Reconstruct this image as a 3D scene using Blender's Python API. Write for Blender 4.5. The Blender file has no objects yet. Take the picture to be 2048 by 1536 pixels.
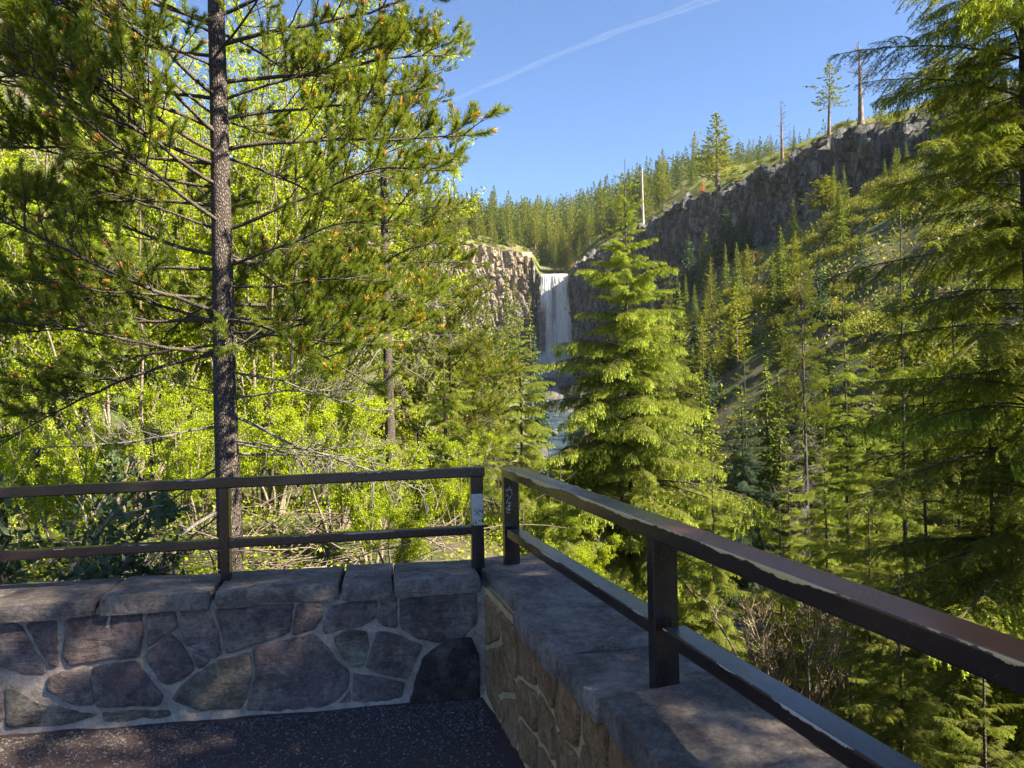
import bpy, math, random
import numpy as np
from mathutils import Matrix, Vector, Euler

# ------------------------------------------------------------------ camera, sky, sun, exposure
S = bpy.context.scene
COL = S.collection
RAD = math.radians
FPX = 1538.0                      # focal length of the 2048 px wide photograph
ROLL = 0.0205
PITCH = 0.0036
EYE = np.array([0.0, 0.0, 1.6])
cr, sr, cp, sp_ = math.cos(ROLL), math.sin(ROLL), math.cos(PITCH), math.sin(PITCH)
FWD = np.array([0, cp, sp_])
UP0 = np.array([0, -sp_, cp]); RT0 = np.array([1.0, 0, 0])
RT = cr * RT0 - sr * UP0
UP = sr * RT0 + cr * UP0
cam_data = bpy.data.cameras.new('camera')
cam = bpy.data.objects.new('camera', cam_data)
COL.objects.link(cam)
cam_data.sensor_width = 36.0
cam_data.lens = FPX / 2048 * 36.0
cam_data.clip_start = 0.05
cam_data.clip_end = 20000
M3 = Matrix(((RT[0], UP[0], -FWD[0]), (RT[1], UP[1], -FWD[1]), (RT[2], UP[2], -FWD[2])))
cam.matrix_world = Matrix.Translation(Vector(EYE)) @ M3.to_4x4()
S.camera = cam

SUN_AZ = 110.0        # degrees to the right of the view direction (+Y)
SUN_EL = 41.0
sd = np.array([math.sin(RAD(SUN_AZ)) * math.cos(RAD(SUN_EL)), math.cos(RAD(SUN_AZ)) * math.cos(RAD(SUN_EL)), math.sin(RAD(SUN_EL))])
sun_data = bpy.data.lights.new('sun', 'SUN')
sun_data.energy = 5.0
sun_data.angle = RAD(0.53)
sun_data.color = (1.0, 0.89, 0.66)
sun = bpy.data.objects.new('sun', sun_data)
COL.objects.link(sun)
sun.rotation_euler = Vector(sd).to_track_quat('Z', 'Y').to_euler()
world = bpy.data.worlds.new('World')
S.world = world
world.use_nodes = True
wn = world.node_tree
wn.nodes.clear()
wo = wn.nodes.new('ShaderNodeOutputWorld'); wb = wn.nodes.new('ShaderNodeBackground'); ws = wn.nodes.new('ShaderNodeTexSky')
ws.sky_type = 'NISHITA'; ws.sun_disc = False
ws.sun_elevation = RAD(SUN_EL); ws.sun_rotation = RAD(SUN_AZ)
ws.altitude = 2000; ws.air_density = 0.9; ws.dust_density = 0.0; ws.ozone_density = 6.0
wb.inputs['Strength'].default_value = 0.057
wn.links.new(ws.outputs[0], wb.inputs[0]); wn.links.new(wb.outputs[0], wo.inputs[0])
S.view_settings.view_transform = 'Standard'; S.view_settings.look = 'None'
S.view_settings.exposure = 2.35; S.view_settings.gamma = 1.0; S.view_settings.use_curve_mapping = False
S.render.engine = 'CYCLES'
S.cycles.max_bounces = 6; S.cycles.diffuse_bounces = 3; S.cycles.glossy_bounces = 2
S.cycles.transmission_bounces = 4; S.cycles.transparent_max_bounces = 8
S.cycles.caustics_reflective = False; S.cycles.caustics_refractive = False
S.cycles.sample_clamp_indirect = 6.0

rng = np.random.default_rng(11)
random.seed(11)

# ------------------------------------------------------------------ geometry helpers
def ray(px, py):
    d = FWD + RT * (px - 1024) / FPX + UP * (768 - py) / FPX
    return d
def at(px, py, depth):
    """the world point seen at a photo pixel at this distance along the view"""
    d = ray(px, py)
    return EYE + d * (depth / d[1])
def on_plane(px, py, p0, n):
    d = ray(px, py)
    return EYE + d * (np.dot(np.asarray(p0) - EYE, n) / np.dot(d, n))

def _hash(ix, iy, iz, seed):
    h = (ix.astype(np.int64) * 374761393 + iy.astype(np.int64) * 668265263 + iz.astype(np.int64) * 2147483647 + seed * 974711) & 0xffffffff
    h = ((h ^ (h >> 13)) * 1274126177) & 0xffffffff
    h = ((h ^ (h >> 16)) * 2246822519) & 0xffffffff
    h = h ^ (h >> 15)
    return (h & 0xffffff) / float(0xffffff)
def vnoise(x, y, z=0.0, seed=0):
    x, y, z = np.broadcast_arrays(np.asarray(x, float), np.asarray(y, float), np.asarray(z, float))
    ix, iy, iz = np.floor(x), np.floor(y), np.floor(z)
    fx, fy, fz = x - ix, y - iy, z - iz
    fx, fy, fz = [f * f * (3 - 2 * f) for f in (fx, fy, fz)]
    r = 0
    for a in (0, 1):
        for b in (0, 1):
            for c in (0, 1):
                w = (fx if a else 1 - fx) * (fy if b else 1 - fy) * (fz if c else 1 - fz)
                r = r + w * _hash(ix + a, iy + b, iz + c, seed)
    return r * 2 - 1
def fbm(x, y, z=0.0, seed=0, octv=4):
    r, a, f = 0, 1.0, 1.0
    for k in range(octv):
        r = r + a * vnoise(np.asarray(x) * f, np.asarray(y) * f, np.asarray(z) * f, seed + k * 7)
        a *= 0.5; f *= 2.03
    return r / 1.6
def sstep(t):
    t = np.clip(t, 0, 1); return t * t * (3 - 2 * t)
def nrm(v):
    v = np.asarray(v, float)
    return v / np.maximum(np.linalg.norm(v, axis=-1, keepdims=True), 1e-9)

class MB:
    """collects triangles and quads and makes one mesh of them"""
    def __init__(self):
        self.v = []; self.f = []; self.n = 0
    def add(self, verts, faces, mat=0):
        verts = np.asarray(verts, np.float32).reshape(-1, 3); faces = np.asarray(faces, np.int64)
        self.f.append((faces + self.n, mat)); self.v.append(verts); self.n += len(verts)
    def tris(self, tri, mat=0):
        """tri: (n,3,3)"""
        tri = np.asarray(tri, np.float32)
        if len(tri):
            self.add(tri.reshape(-1, 3), np.arange(len(tri) * 3).reshape(-1, 3), mat)
    def quads(self, q, mat=0):
        q = np.asarray(q, np.float32)
        if len(q):
            self.add(q.reshape(-1, 3), np.arange(len(q) * 4).reshape(-1, 4), mat)
    def tube(self, path, radii, k=6, mat=0, cap=True):
        path = np.asarray(path, float); radii = np.broadcast_to(np.asarray(radii, float), (len(path),))
        t = nrm(np.gradient(path, axis=0))
        ref = np.array([0.31, 0.17, 0.93]) if abs(t[0] @ np.array([0.31, 0.17, 0.93])) < 0.93 else np.array([1.0, 0, 0])
        a = nrm(np.cross(t, ref)); b = np.cross(t, a)
        ang = np.arange(k) * 2 * math.pi / k
        ring = path[:, None] + radii[:, None, None] * (np.cos(ang)[None, :, None] * a[:, None] + np.sin(ang)[None, :, None] * b[:, None])
        m = len(path)
        i = np.arange(m - 1)[:, None] * k; j = np.arange(k)[None]; j2 = (j + 1) % k
        f = np.stack([i + j, i + j2, i + k + j2, i + k + j], -1).reshape(-1, 4)
        self.add(ring.reshape(-1, 3), f, mat)
        if cap:
            tip = np.concatenate([ring[-1], path[-1:]])
            self.add(tip, [[q, (q + 1) % k, k] for q in range(k)], mat)
    def grid(self, P, mat=0, flip=False):
        P = np.asarray(P, float); a, b = P.shape[:2]
        i = np.arange(a - 1)[:, None] * b; j = np.arange(b - 1)[None]
        f = np.stack([i + j, i + j + 1, i + b + j + 1, i + b + j], -1).reshape(-1, 4)
        if flip: f = f[:, ::-1]
        self.add(P.reshape(-1, 3), f, mat)
    def box(self, c, ax, ay, az, mat=0):
        """centre and three half-axis vectors"""
        c, ax, ay, az = [np.asarray(q, float) for q in (c, ax, ay, az)]
        v = [c + sx * ax + sy * ay + sz * az for sz in (-1, 1) for sy in (-1, 1) for sx in (-1, 1)]
        self.add(v, [[0, 2, 3, 1], [4, 5, 7, 6], [0, 1, 5, 4], [2, 6, 7, 3], [0, 4, 6, 2], [1, 3, 7, 5]], mat)
    def mesh(self, name, mats, smooth=False):
        me = bpy.data.meshes.new(name)
        V = np.concatenate(self.v)
        me.vertices.add(len(V)); me.vertices.foreach_set('co', V.ravel())
        li, starts, mi, s = [], [], [], 0
        for f, m in self.f:
            if len(f) == 0: continue
            c = f.shape[1]
            li.append(f.ravel()); starts.append(s + np.arange(len(f)) * c); s += f.size; mi.append(np.full(len(f), m))
        li = np.concatenate(li).astype(np.int32); starts = np.concatenate(starts).astype(np.int32); mi = np.concatenate(mi).astype(np.int32)
        me.loops.add(len(li)); me.loops.foreach_set('vertex_index', li)
        me.polygons.add(len(starts)); me.polygons.foreach_set('loop_start', starts)
        me.polygons.foreach_set('material_index', mi)
        me.polygons.foreach_set('use_smooth', np.full(len(starts), bool(smooth)))
        me.update(calc_edges=True)
        for m in mats: me.materials.append(m)
        return me

def link(name, data, parent=None, loc=None, rot=None, scale=None):
    o = bpy.data.objects.new(name, data); COL.objects.link(o)
    if loc is not None: o.location = [float(q) for q in loc]
    if rot is not None: o.rotation_euler = rot
    if scale is not None: o.scale = (scale,) * 3 if np.isscalar(scale) else scale
    if parent is not None: o.parent = parent
    return o
def tag(o, label=None, cat=None, group=None, kind=None):
    if label: o['label'] = label
    if cat: o['category'] = cat
    if group: o['group'] = group
    if kind: o['kind'] = kind
    return o
def thing(name, label, cat, loc=(0, 0, 0), group=None, rz=0.0):
    return tag(link(name, None, loc=loc, rot=(0, 0, rz)), label, cat, group)

# ------------------------------------------------------------------ materials
class N:
    def __init__(self, name):
        self.m = bpy.data.materials.new(name); self.m.use_nodes = True
        self.t = self.m.node_tree; self.t.nodes.clear()
        self.out = self.t.nodes.new('ShaderNodeOutputMaterial')
    def n(self, kind, **kw):
        nd = self.t.nodes.new('ShaderNode' + kind)
        for k, v in kw.items():
            if k.startswith('i_'):
                nd.inputs[k[2:].replace('_', ' ')].default_value = v
            else: setattr(nd, k, v)
        return nd
    def l(self, a, b): self.t.links.new(a, b); return b
    def coord(self, kind='Object'): return self.n('TexCoord').outputs[kind]
    def mapped(self, src, scale=(1, 1, 1), loc=(0, 0, 0)):
        m = self.n('Mapping'); m.inputs['Scale'].default_value = scale; m.inputs['Location'].default_value = loc
        self.l(src, m.inputs['Vector']); return m.outputs[0]
    def noise(self, src, scale, detail=4, rough=0.55, dist=0.0):
        t = self.n('TexNoise'); t.inputs['Scale'].default_value = scale; t.inputs['Detail'].default_value = detail
        t.inputs['Roughness'].default_value = rough; t.inputs['Distortion'].default_value = dist
        if src is not None: self.l(src, t.inputs['Vector'])
        return t.outputs['Fac']
    def ramp(self, fac, stops, interp='LINEAR'):
        r = self.n('ValToRGB'); e = r.color_ramp.elements; r.color_ramp.interpolation = interp
        while len(e) < len(stops): e.new(0.5)
        for q, (p, c) in zip(e, stops):
            q.position = p; q.color = (c, c, c, 1) if np.isscalar(c) else (*c, 1)
        self.l(fac, r.inputs[0]); return r.outputs['Color']
    def mix(self, fac, a, b, mode='MIX'):
        m = self.n('Mix', data_type='RGBA', blend_type=mode)
        for sock, val in ((m.inputs[0], fac), (m.inputs[6], a), (m.inputs[7], b)):
            if isinstance(val, (int, float)): sock.default_value = val
            elif isinstance(val, tuple): sock.default_value = (*val, 1)
            else: self.l(val, sock)
        return m.outputs[2]
    def math(self, op, a, b=0.5, clamp=False):
        m = self.n('Math', operation=op, use_clamp=clamp)
        for s, v in ((m.inputs[0], a), (m.inputs[1], b)):
            if isinstance(v, (int, float)): s.default_value = v
            else: self.l(v, s)
        return m.outputs[0]
    def bump(self, h, strength=0.5, dist=0.02, normal=None):
        b = self.n('Bump'); b.inputs['Strength'].default_value = strength; b.inputs['Distance'].default_value = dist
        self.l(h, b.inputs['Height'])
        if normal is not None: self.l(normal, b.inputs['Normal'])
        return b.outputs[0]
    def principled(self, color, rough=0.8, normal=None, spec=0.5, metal=0.0):
        p = self.n('BsdfPrincipled')
        for sock, val in ((p.inputs['Base Color'], color), (p.inputs['Roughness'], rough), (p.inputs['Metallic'], metal), (p.inputs['Specular IOR Level'], spec)):
            if isinstance(val, (int, float)): sock.default_value = val
            elif isinstance(val, tuple): sock.default_value = (*val, 1)
            else: self.l(val, sock)
        if normal is not None: self.l(normal, p.inputs['Normal'])
        return p.outputs[0]
    def done(self, sh): self.l(sh, self.out.inputs['Surface']); return self.m

def leaf_mat(name, c1, c2, trans=0.35, tcol=None, scale=1.2, spec=0.12, rough=0.55, c3=None):
    g = N(name)
    co = g.coord('Object')
    f = g.noise(co, scale, 2)
    oi = g.n('ObjectInfo').outputs['Random']
    fac = g.math('ADD', g.math('MULTIPLY', f, 1.5), g.math('SUBTRACT', g.math('MULTIPLY', oi, 0.5), 0.5), True)
    col = g.mix(fac, c1, c2)
    f2 = g.noise(co, scale * 14, 1)
    col = g.mix(g.math('MULTIPLY', g.ramp(f2, [(0.45, 0.0), (0.68, 1.0)]), 0.55), col, c3 or tuple(min(1, q * 1.7) for q in c2))
    d = g.n('BsdfDiffuse'); g.l(col, d.inputs['Color'])
    t = g.n('BsdfTranslucent')
    g.l(g.mix(1.0, col, tcol or (1.5, 1.35, 0.5), 'MULTIPLY'), t.inputs['Color'])
    m = g.n('MixShader'); m.inputs[0].default_value = trans
    g.l(d.outputs[0], m.inputs[1]); g.l(t.outputs[0], m.inputs[2])
    gl = g.n('BsdfGlossy'); gl.inputs['Roughness'].default_value = rough; gl.inputs['Color'].default_value = (1, 1, 1, 1)
    m2 = g.n('MixShader'); m2.inputs[0].default_value = spec * 0.35
    g.l(m.outputs[0], m2.inputs[1]); g.l(gl.outputs[0], m2.inputs[2])
    return g.done(m2.outputs[0])
def bark_mat(name, dark, light, scale=18, stretch=0.25, strength=0.8):
    g = N(name); co = g.mapped(g.coord('Object'), (1, 1, stretch))
    f = g.noise(co, scale, 6, 0.7, 0.4)
    v = g.n('TexVoronoi', feature='DISTANCE_TO_EDGE'); v.inputs['Scale'].default_value = scale * 1.6; g.l(co, v.inputs['Vector'])
    e = g.ramp(v.outputs['Distance'], [(0.0, 0.15), (0.3, 1.0)])
    h = g.math('MULTIPLY', g.math('ADD', f, 0.25), e)
    col = g.mix(g.ramp(h, [(0.15, 0.0), (0.85, 1.0)]), dark, light)
    return g.done(g.principled(col, 0.9, g.bump(h, strength, 0.015), 0.2))

M = {}
M['pine_needle'] = leaf_mat('pine_needle', (0.072, 0.110, 0.014), (0.160, 0.200, 0.020), 0.38, (1.6, 1.5, 0.4), 1.6, 0.05, 0.5)
M['bud'] = leaf_mat('bud', (0.55, 0.17, 0.03), (0.75, 0.30, 0.05), 0.25, (1.4, 1.1, 0.6), 9)
M['bark'] = bark_mat('bark', (0.040, 0.032, 0.030), (0.215, 0.175, 0.160), 46, 0.4, 1.0)
M['limb'] = bark_mat('limb', (0.045, 0.036, 0.030), (0.16, 0.135, 0.12), 40, 0.6, 0.5)
M['dead_limb'] = bark_mat('dead_limb', (0.10, 0.09, 0.085), (0.26, 0.235, 0.21), 40, 0.6, 0.4)
M['fir_needle'] = leaf_mat('fir_needle', (0.092, 0.118, 0.018), (0.200, 0.225, 0.024), 0.36, (1.5, 1.45, 0.4), 1.3, 0.05, 0.5)
M['fir_tip'] = leaf_mat('fir_tip', (0.28, 0.37, 0.03), (0.42, 0.50, 0.04), 0.3, (1.3, 1.3, 0.5), 3)
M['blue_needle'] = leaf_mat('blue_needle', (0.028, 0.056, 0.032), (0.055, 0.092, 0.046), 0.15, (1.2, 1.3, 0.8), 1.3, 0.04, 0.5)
M['willow_leaf'] = leaf_mat('willow_leaf', (0.15, 0.21, 0.008), (0.32, 0.40, 0.012), 0.52, (1.5, 1.35, 0.3), 1.1, 0.03)
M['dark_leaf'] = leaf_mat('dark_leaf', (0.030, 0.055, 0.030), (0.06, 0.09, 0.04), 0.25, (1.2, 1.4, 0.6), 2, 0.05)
M['shrub_leaf'] = leaf_mat('shrub_leaf', (0.10, 0.125, 0.022), (0.21, 0.21, 0.035), 0.3, (1.3, 1.25, 0.5), 1.6, 0.03)
M['olive_leaf'] = leaf_mat('olive_leaf', (0.085, 0.085, 0.025), (0.13, 0.115, 0.03), 0.25, (1.3, 1.2, 0.5), 1.6, 0.03)
M['pale_stem'] = bark_mat('pale_stem', (0.13, 0.105, 0.085), (0.33, 0.285, 0.235), 14, 1.6, 0.2)
M['dead_twig'] = bark_mat('dead_twig', (0.12, 0.09, 0.075), (0.28, 0.23, 0.19), 25, 1, 0.2)
M['mid_fir'] = leaf_mat('mid_fir', (0.064, 0.095, 0.018), (0.155, 0.185, 0.024), 0.30, (1.3, 1.3, 0.4), 0.35, 0.02)
M['mid_pine'] = leaf_mat('mid_pine', (0.085, 0.112, 0.016), (0.195, 0.212, 0.022), 0.3, (1.4, 1.3, 0.4), 0.35, 0.02)
M['far_tree'] = leaf_mat('far_tree', (0.036, 0.062, 0.028), (0.105, 0.130, 0.034), 0.18, (1.2, 1.2, 0.6), 0.05, 0.03)
M['rust_tree'] = leaf_mat('rust_tree', (0.38, 0.16, 0.05), (0.50, 0.22, 0.07), 0.3, (1.3, 1.1, 0.6), 0.5, 0.03)
M['yellow_tree'] = leaf_mat('yellow_tree', (0.24, 0.20, 0.03), (0.36, 0.28, 0.05), 0.3, (1.3, 1.1, 0.5), 0.5, 0.03)
M['snag'] = bark_mat('snag', (0.10, 0.08, 0.07), (0.30, 0.24, 0.20), 2.5, 0.15, 0.5)
M['snag_pale'] = bark_mat('snag_pale', (0.30, 0.27, 0.24), (0.50, 0.46, 0.42), 2.5, 0.15, 0.4)
M['far_bark'] = bark_mat('far_bark', (0.10, 0.075, 0.06), (0.24, 0.18, 0.14), 3, 0.3, 0.4)

def stone_mat(name, c1, c2, c3, lichen, amt=0.5, sc=3.0):
    g = N(name); co = g.coord('Object'); oi = g.n('ObjectInfo').outputs['Random']
    ad = g.n('VectorMath', operation='ADD'); g.l(co, ad.inputs[0])
    cx = g.n('CombineXYZ'); g.l(g.math('MULTIPLY', oi, 37.0), cx.inputs[0]); g.l(g.math('MULTIPLY', oi, 11.0), cx.inputs[1]); g.l(cx.outputs[0], ad.inputs[1])
    v = ad.outputs[0]
    f = g.noise(v, sc, 6, 0.65, 0.6)
    col = g.ramp(f, [(0.30, c1), (0.52, c2), (0.72, c3)])
    col = g.mix(g.math('MULTIPLY', oi, 0.45), col, c1)
    fine = g.noise(v, 60, 5, 0.75)
    col = g.mix(0.75, col, g.ramp(fine, [(0.3, 0.45), (0.7, 1.5)]), 'MULTIPLY')
    col = g.mix(0.8, col, g.ramp(g.noise(v, 17, 6, 0.75, 0.4), [(0.34, 0.55), (0.66, 1.45)]), 'MULTIPLY')
    lf = g.noise(v, 5.5, 7, 0.75, 0.3)
    col = g.mix(g.math('MULTIPLY', g.ramp(lf, [(0.50, 0.0), (0.64, 1.0)]), amt), col, lichen)
    sp = g.noise(v, 95, 2, 0.5)
    col = g.mix(g.math('MULTIPLY', g.ramp(sp, [(0.69, 0.0), (0.74, 1.0)]), 0.6), col, (0.34, 0.32, 0.30))
    pit = g.noise(v, 28, 8, 0.8)
    h = g.math('ADD', g.math('MULTIPLY', g.noise(g.mapped(v, (0.6, 0.6, 2.2)), 6, 8, 0.7, 0.6), 1.0), g.math('MULTIPLY', pit, 0.45))
    return g.done(g.principled(col, 0.85, g.bump(h, 1.0, 0.06), 0.3))
M['wall_stone'] = stone_mat('wall_stone', (0.130, 0.096, 0.098), (0.225, 0.170, 0.168), (0.35, 0.28, 0.265), (0.50, 0.43, 0.37), 0.55)
M['lichen_stone'] = stone_mat('lichen_stone', (0.12, 0.10, 0.085), (0.25, 0.215, 0.175), (0.38, 0.34, 0.28), (0.46, 0.42, 0.34), 0.8)
M['black_stone'] = stone_mat('black_stone', (0.030, 0.024, 0.024), (0.065, 0.050, 0.048), (0.13, 0.10, 0.09), (0.26, 0.22, 0.20), 0.5, 5)
M['brown_stone'] = stone_mat('brown_stone', (0.27, 0.145, 0.075), (0.42, 0.25, 0.13), (0.54, 0.36, 0.20), (0.56, 0.42, 0.24), 0.4)
M['cap_stone'] = stone_mat('cap_stone', (0.145, 0.115, 0.11), (0.26, 0.215, 0.20), (0.42, 0.36, 0.325), (0.52, 0.46, 0.40), 0.6, 3.2)
def mortar_mat(name, a, b):
    g = N(name); co = g.coord('Object')
    f = g.noise(co, 9, 7, 0.75, 0.5); fine = g.noise(co, 130, 4, 0.7)
    col = g.mix(g.ramp(f, [(0.35, 0.0), (0.7, 1.0)]), a, b)
    col = g.mix(0.6, col, g.ramp(fine, [(0.3, 0.6), (0.7, 1.3)]), 'MULTIPLY')
    h = g.math('ADD', g.noise(co, 22, 6, 0.7), g.math('MULTIPLY', fine, 0.4))
    return g.done(g.principled(col, 0.95, g.bump(h, 0.7, 0.02), 0.2))
M['mortar'] = mortar_mat('mortar', (0.22, 0.18, 0.155), (0.50, 0.415, 0.365))
M['mortar_warm'] = mortar_mat('mortar_warm', (0.42, 0.30, 0.155), (0.60, 0.46, 0.27))

# paint: dark brown gloss, worn through to a cream undercoat along the upper front edge and in chips
def paint_mat(name, wear, coat=(0.010, 0.0068, 0.0072), red_sheen=0.0, under=(0.58, 0.44, 0.21)):
    g = N(name); co = g.coord('Object')
    f = g.noise(g.mapped(co, (1, 1.6, 1.6)), 26, 7, 0.7, 0.3)
    chips = g.ramp(g.noise(co, 55, 3, 0.6), [(0.735, 0.0), (0.75, 1.0)])
    at_ = g.n('Attribute', attribute_name='wear').outputs['Fac']
    big = g.noise(co, 2.2, 3, 0.6)
    edge = g.math('SUBTRACT', g.math('ADD', at_, g.math('MULTIPLY', g.math('SUBTRACT', f, 0.5), 0.42)), g.math('MULTIPLY', g.math('SUBTRACT', 0.6, big), 1.3))
    mask = g.math('MAXIMUM', g.math('MULTIPLY', g.ramp(edge, [(1.0 - wear * 0.1, 0.0), (1.02 - wear * 0.1, 1.0)]), 1.0 if wear > 0 else 0.0), g.math('MULTIPLY', chips, 0.8))
    fade = g.noise(g.mapped(co, (0.5, 3, 3)), 3.5, 4, 0.6)
    col = g.mix(g.ramp(fade, [(0.3, 0.0), (0.8, 1.0)]), coat, tuple(q * 2.0 + 0.006 for q in coat))
    if red_sheen: 
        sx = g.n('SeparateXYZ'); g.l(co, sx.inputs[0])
        sheen_x = g.math('MULTIPLY', g.math('MULTIPLY_ADD', sx.outputs[0], 0.9, True), 1.0) if False else g.ramp(g.math('MULTIPLY', g.math('ADD', sx.outputs[0], g.math('MULTIPLY', g.noise(co, 2.5, 3, 0.5), 0.8)), 0.25), [(0.50, 0.0), (0.62, 1.0)])
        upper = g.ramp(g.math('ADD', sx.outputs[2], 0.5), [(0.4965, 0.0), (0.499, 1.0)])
        col = g.mix(g.math('MULTIPLY', g.math('MULTIPLY', sheen_x, upper), red_sheen), col, (0.30, 0.075, 0.045))  # reddish sunlit sheen towards the rail's near end, painted into its top-face colour
    dust = g.noise(co, 90, 3, 0.8)
    col = g.mix(g.math('MULTIPLY', g.ramp(dust, [(0.55, 0.0), (0.8, 1.0)]), 0.12), col, (0.3, 0.28, 0.26))
    col = g.mix(mask, col, under)
    rough = g.mix(mask, g.ramp(fade, [(0.3, 0.17), (0.8, 0.32)]), (0.8, 0.8, 0.8))
    h = g.math('SUBTRACT', g.math('MULTIPLY', g.noise(co, 30, 3, 0.5), 0.12), g.math('MULTIPLY', mask, 0.5))
    return g.done(g.principled(col, rough, g.bump(h, 0.5, 0.004), 0.6))
M['paint'] = paint_mat('paint', 0.8, under=(0.42, 0.39, 0.36))
M['paint_worn'] = paint_mat('paint_worn', 2.4, red_sheen=0.8)
M['paint_post'] = paint_mat('paint_post', 0.0)

def ground_mat(name, kind):
    g = N(name); co = g.coord('Object')
    if kind == 'terrace':
        f = g.noise(co, 1.1, 5, 0.6); fine = g.noise(co, 190, 3, 0.8)
        col = g.mix(f, (0.058, 0.038, 0.036), (0.105, 0.073, 0.070))
        v = g.n('TexVoronoi'); v.inputs['Scale'].default_value = 150; g.l(co, v.inputs['Vector'])
        grit = g.math('MULTIPLY', g.ramp(v.outputs['Distance'], [(0.18, 1.0), (0.30, 0.0)]), g.ramp(g.noise(co, 43, 3, 0.7), [(0.52, 0.0), (0.66, 1.0)]))
        grit = g.math('MULTIPLY', grit, g.ramp(g.noise(co, 2.2, 3, 0.6), [(0.42, 0.15), (0.6, 1.0)]))
        col = g.mix(g.math('MULTIPLY', grit, 0.45), col, (0.24, 0.20, 0.195))
        col = g.mix(0.6, col, g.ramp(fine, [(0.3, 0.4), (0.7, 1.6)]), 'MULTIPLY')
        h = g.math('ADD', fine, g.math('MULTIPLY', g.noise(co, 60, 3), 0.8))
        return g.done(g.principled(col, 0.9, g.bump(h, 0.9, 0.008), 0.3))
    if kind == 'forest':
        f = g.noise(co, 0.35, 6, 0.7); f2 = g.noise(co, 9, 5, 0.75); f3 = g.noise(co, 45, 4, 0.8)
        geo = g.n('NewGeometry'); sep = g.n('SeparateXYZ'); g.l(geo.outputs['Normal'], sep.inputs[0])
        col = g.mix(g.ramp(f2, [(0.35, 0.0), (0.65, 1.0)]), (0.075, 0.060, 0.042), (0.15, 0.125, 0.090))
        col = g.mix(g.ramp(f, [(0.40, 0.0), (0.54, 1.0)]), col, (0.060, 0.078, 0.022))
        col = g.mix(g.ramp(sep.outputs[2], [(0.62, 1.0), (0.80, 0.0)]), col, (0.105, 0.095, 0.085))
        col = g.mix(0.8, col, g.ramp(f3, [(0.3, 0.4), (0.7, 1.7)]), 'MULTIPLY')
        h = g.math('ADD', g.noise(co, 2.5, 8, 0.75), g.math('MULTIPLY', f3, 0.2))
        return g.done(g.principled(col, 0.95, g.bump(h, 1.0, 0.12), 0.15))
    f = g.noise(co, 0.05, 6, 0.65); f2 = g.noise(co, 0.9, 6, 0.75)
    col = g.mix(g.ramp(f2, [(0.38, 0.0), (0.62, 1.0)]), (0.085, 0.095, 0.03), (0.22, 0.18, 0.11))
    col = g.mix(g.ramp(f, [(0.4, 0.0), (0.6, 1.0)]), col, (0.12, 0.15, 0.035))
    return g.done(g.principled(col, 0.95, g.bump(g.noise(co, 0.6, 8, 0.8), 1.0, 0.8), 0.1))
M['terrace'] = ground_mat('terrace', 'terrace')
M['forest_floor'] = ground_mat('forest_floor', 'forest')
M['hill'] = ground_mat('hill', 'hill')
g = N('cliff'); co = g.coord('Object')
at_ = g.n('Attribute', attribute_name='tint').outputs['Fac']
st = g.mapped(co, (0.55, 0.55, 0.12))
f = g.noise(st, 0.9, 7, 0.7, 0.5); f2 = g.noise(co, 0.25, 5, 0.6); f3 = g.noise(co, 3.0, 6, 0.8)
dark = g.ramp(f, [(0.34, (0.040, 0.040, 0.048)), (0.50, (0.135, 0.130, 0.142)), (0.68, (0.36, 0.34, 0.34))])
tan = g.ramp(f, [(0.28, (0.20, 0.15, 0.105)), (0.5, (0.40, 0.315, 0.225)), (0.72, (0.52, 0.44, 0.33))])
col = g.mix(at_, dark, tan)
rust = g.ramp(g.noise(co, 0.4, 4, 0.6), [(0.55, 0.0), (0.66, 1.0)])
col = g.mix(g.math('MULTIPLY', rust, 0.3), col, (0.17, 0.105, 0.062))
geo = g.n('NewGeometry'); sep = g.n('SeparateXYZ'); g.l(geo.outputs['Normal'], sep.inputs[0])
moss = g.math('MULTIPLY', g.ramp(sep.outputs[2], [(0.15, 0.0), (0.5, 1.0)]), g.ramp(g.noise(co, 0.5, 4, 0.7), [(0.42, 0.0), (0.55, 1.0)]))
col = g.mix(g.math('MULTIPLY', moss, 0.8), col, (0.07, 0.09, 0.03))
vc = g.n('TexVoronoi', feature='DISTANCE_TO_EDGE'); vc.inputs['Scale'].default_value = 1.1; vc.inputs['Randomness'].default_value = 0.9
g.l(g.mapped(co, (0.75, 0.75, 0.22)), vc.inputs['Vector'])
crack = g.ramp(vc.outputs['Distance'], [(0.0, 0.22), (0.10, 1.0)])
col = g.mix(0.85, col, crack, 'MULTIPLY')
col = g.mix(0.7, col, g.ramp(f3, [(0.3, 0.55), (0.7, 1.45)]), 'MULTIPLY')
M['cliff'] = g.done(g.principled(col, 0.88, g.bump(g.math('ADD', g.noise(st, 2.5, 9, 0.8), g.math('MULTIPLY', f3, 0.3)), 1.0, 0.7), 0.25))
g = N('rock'); co = g.coord('Object'); f = g.noise(co, 1.6, 6, 0.7)
col = g.mix(g.ramp(f, [(0.3, 0.0), (0.7, 1.0)]), (0.030, 0.029, 0.032), (0.105, 0.10, 0.10))
M['rock'] = g.done(g.principled(col, 0.8, g.bump(g.noise(co, 4, 8, 0.75), 0.9, 0.15), 0.3))
g = N('creek_water'); co = g.coord('Object')
f = g.noise(g.mapped(co, (1.0, 0.45, 1)), 1.3, 6, 0.7, 0.6)
foam = g.ramp(f, [(0.60, 0.0), (0.74, 1.0)])
col = g.mix(foam, (0.03, 0.05, 0.06), (0.5, 0.54, 0.58))
M['creek_water'] = g.done(g.principled(col, g.mix(foam, (0.08, 0.08, 0.08), (0.7, 0.7, 0.7)), g.bump(g.noise(co, 3.5, 5, 0.6), 0.6, 0.15), 0.8))
g = N('fall_water'); co = g.coord('Object')
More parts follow.
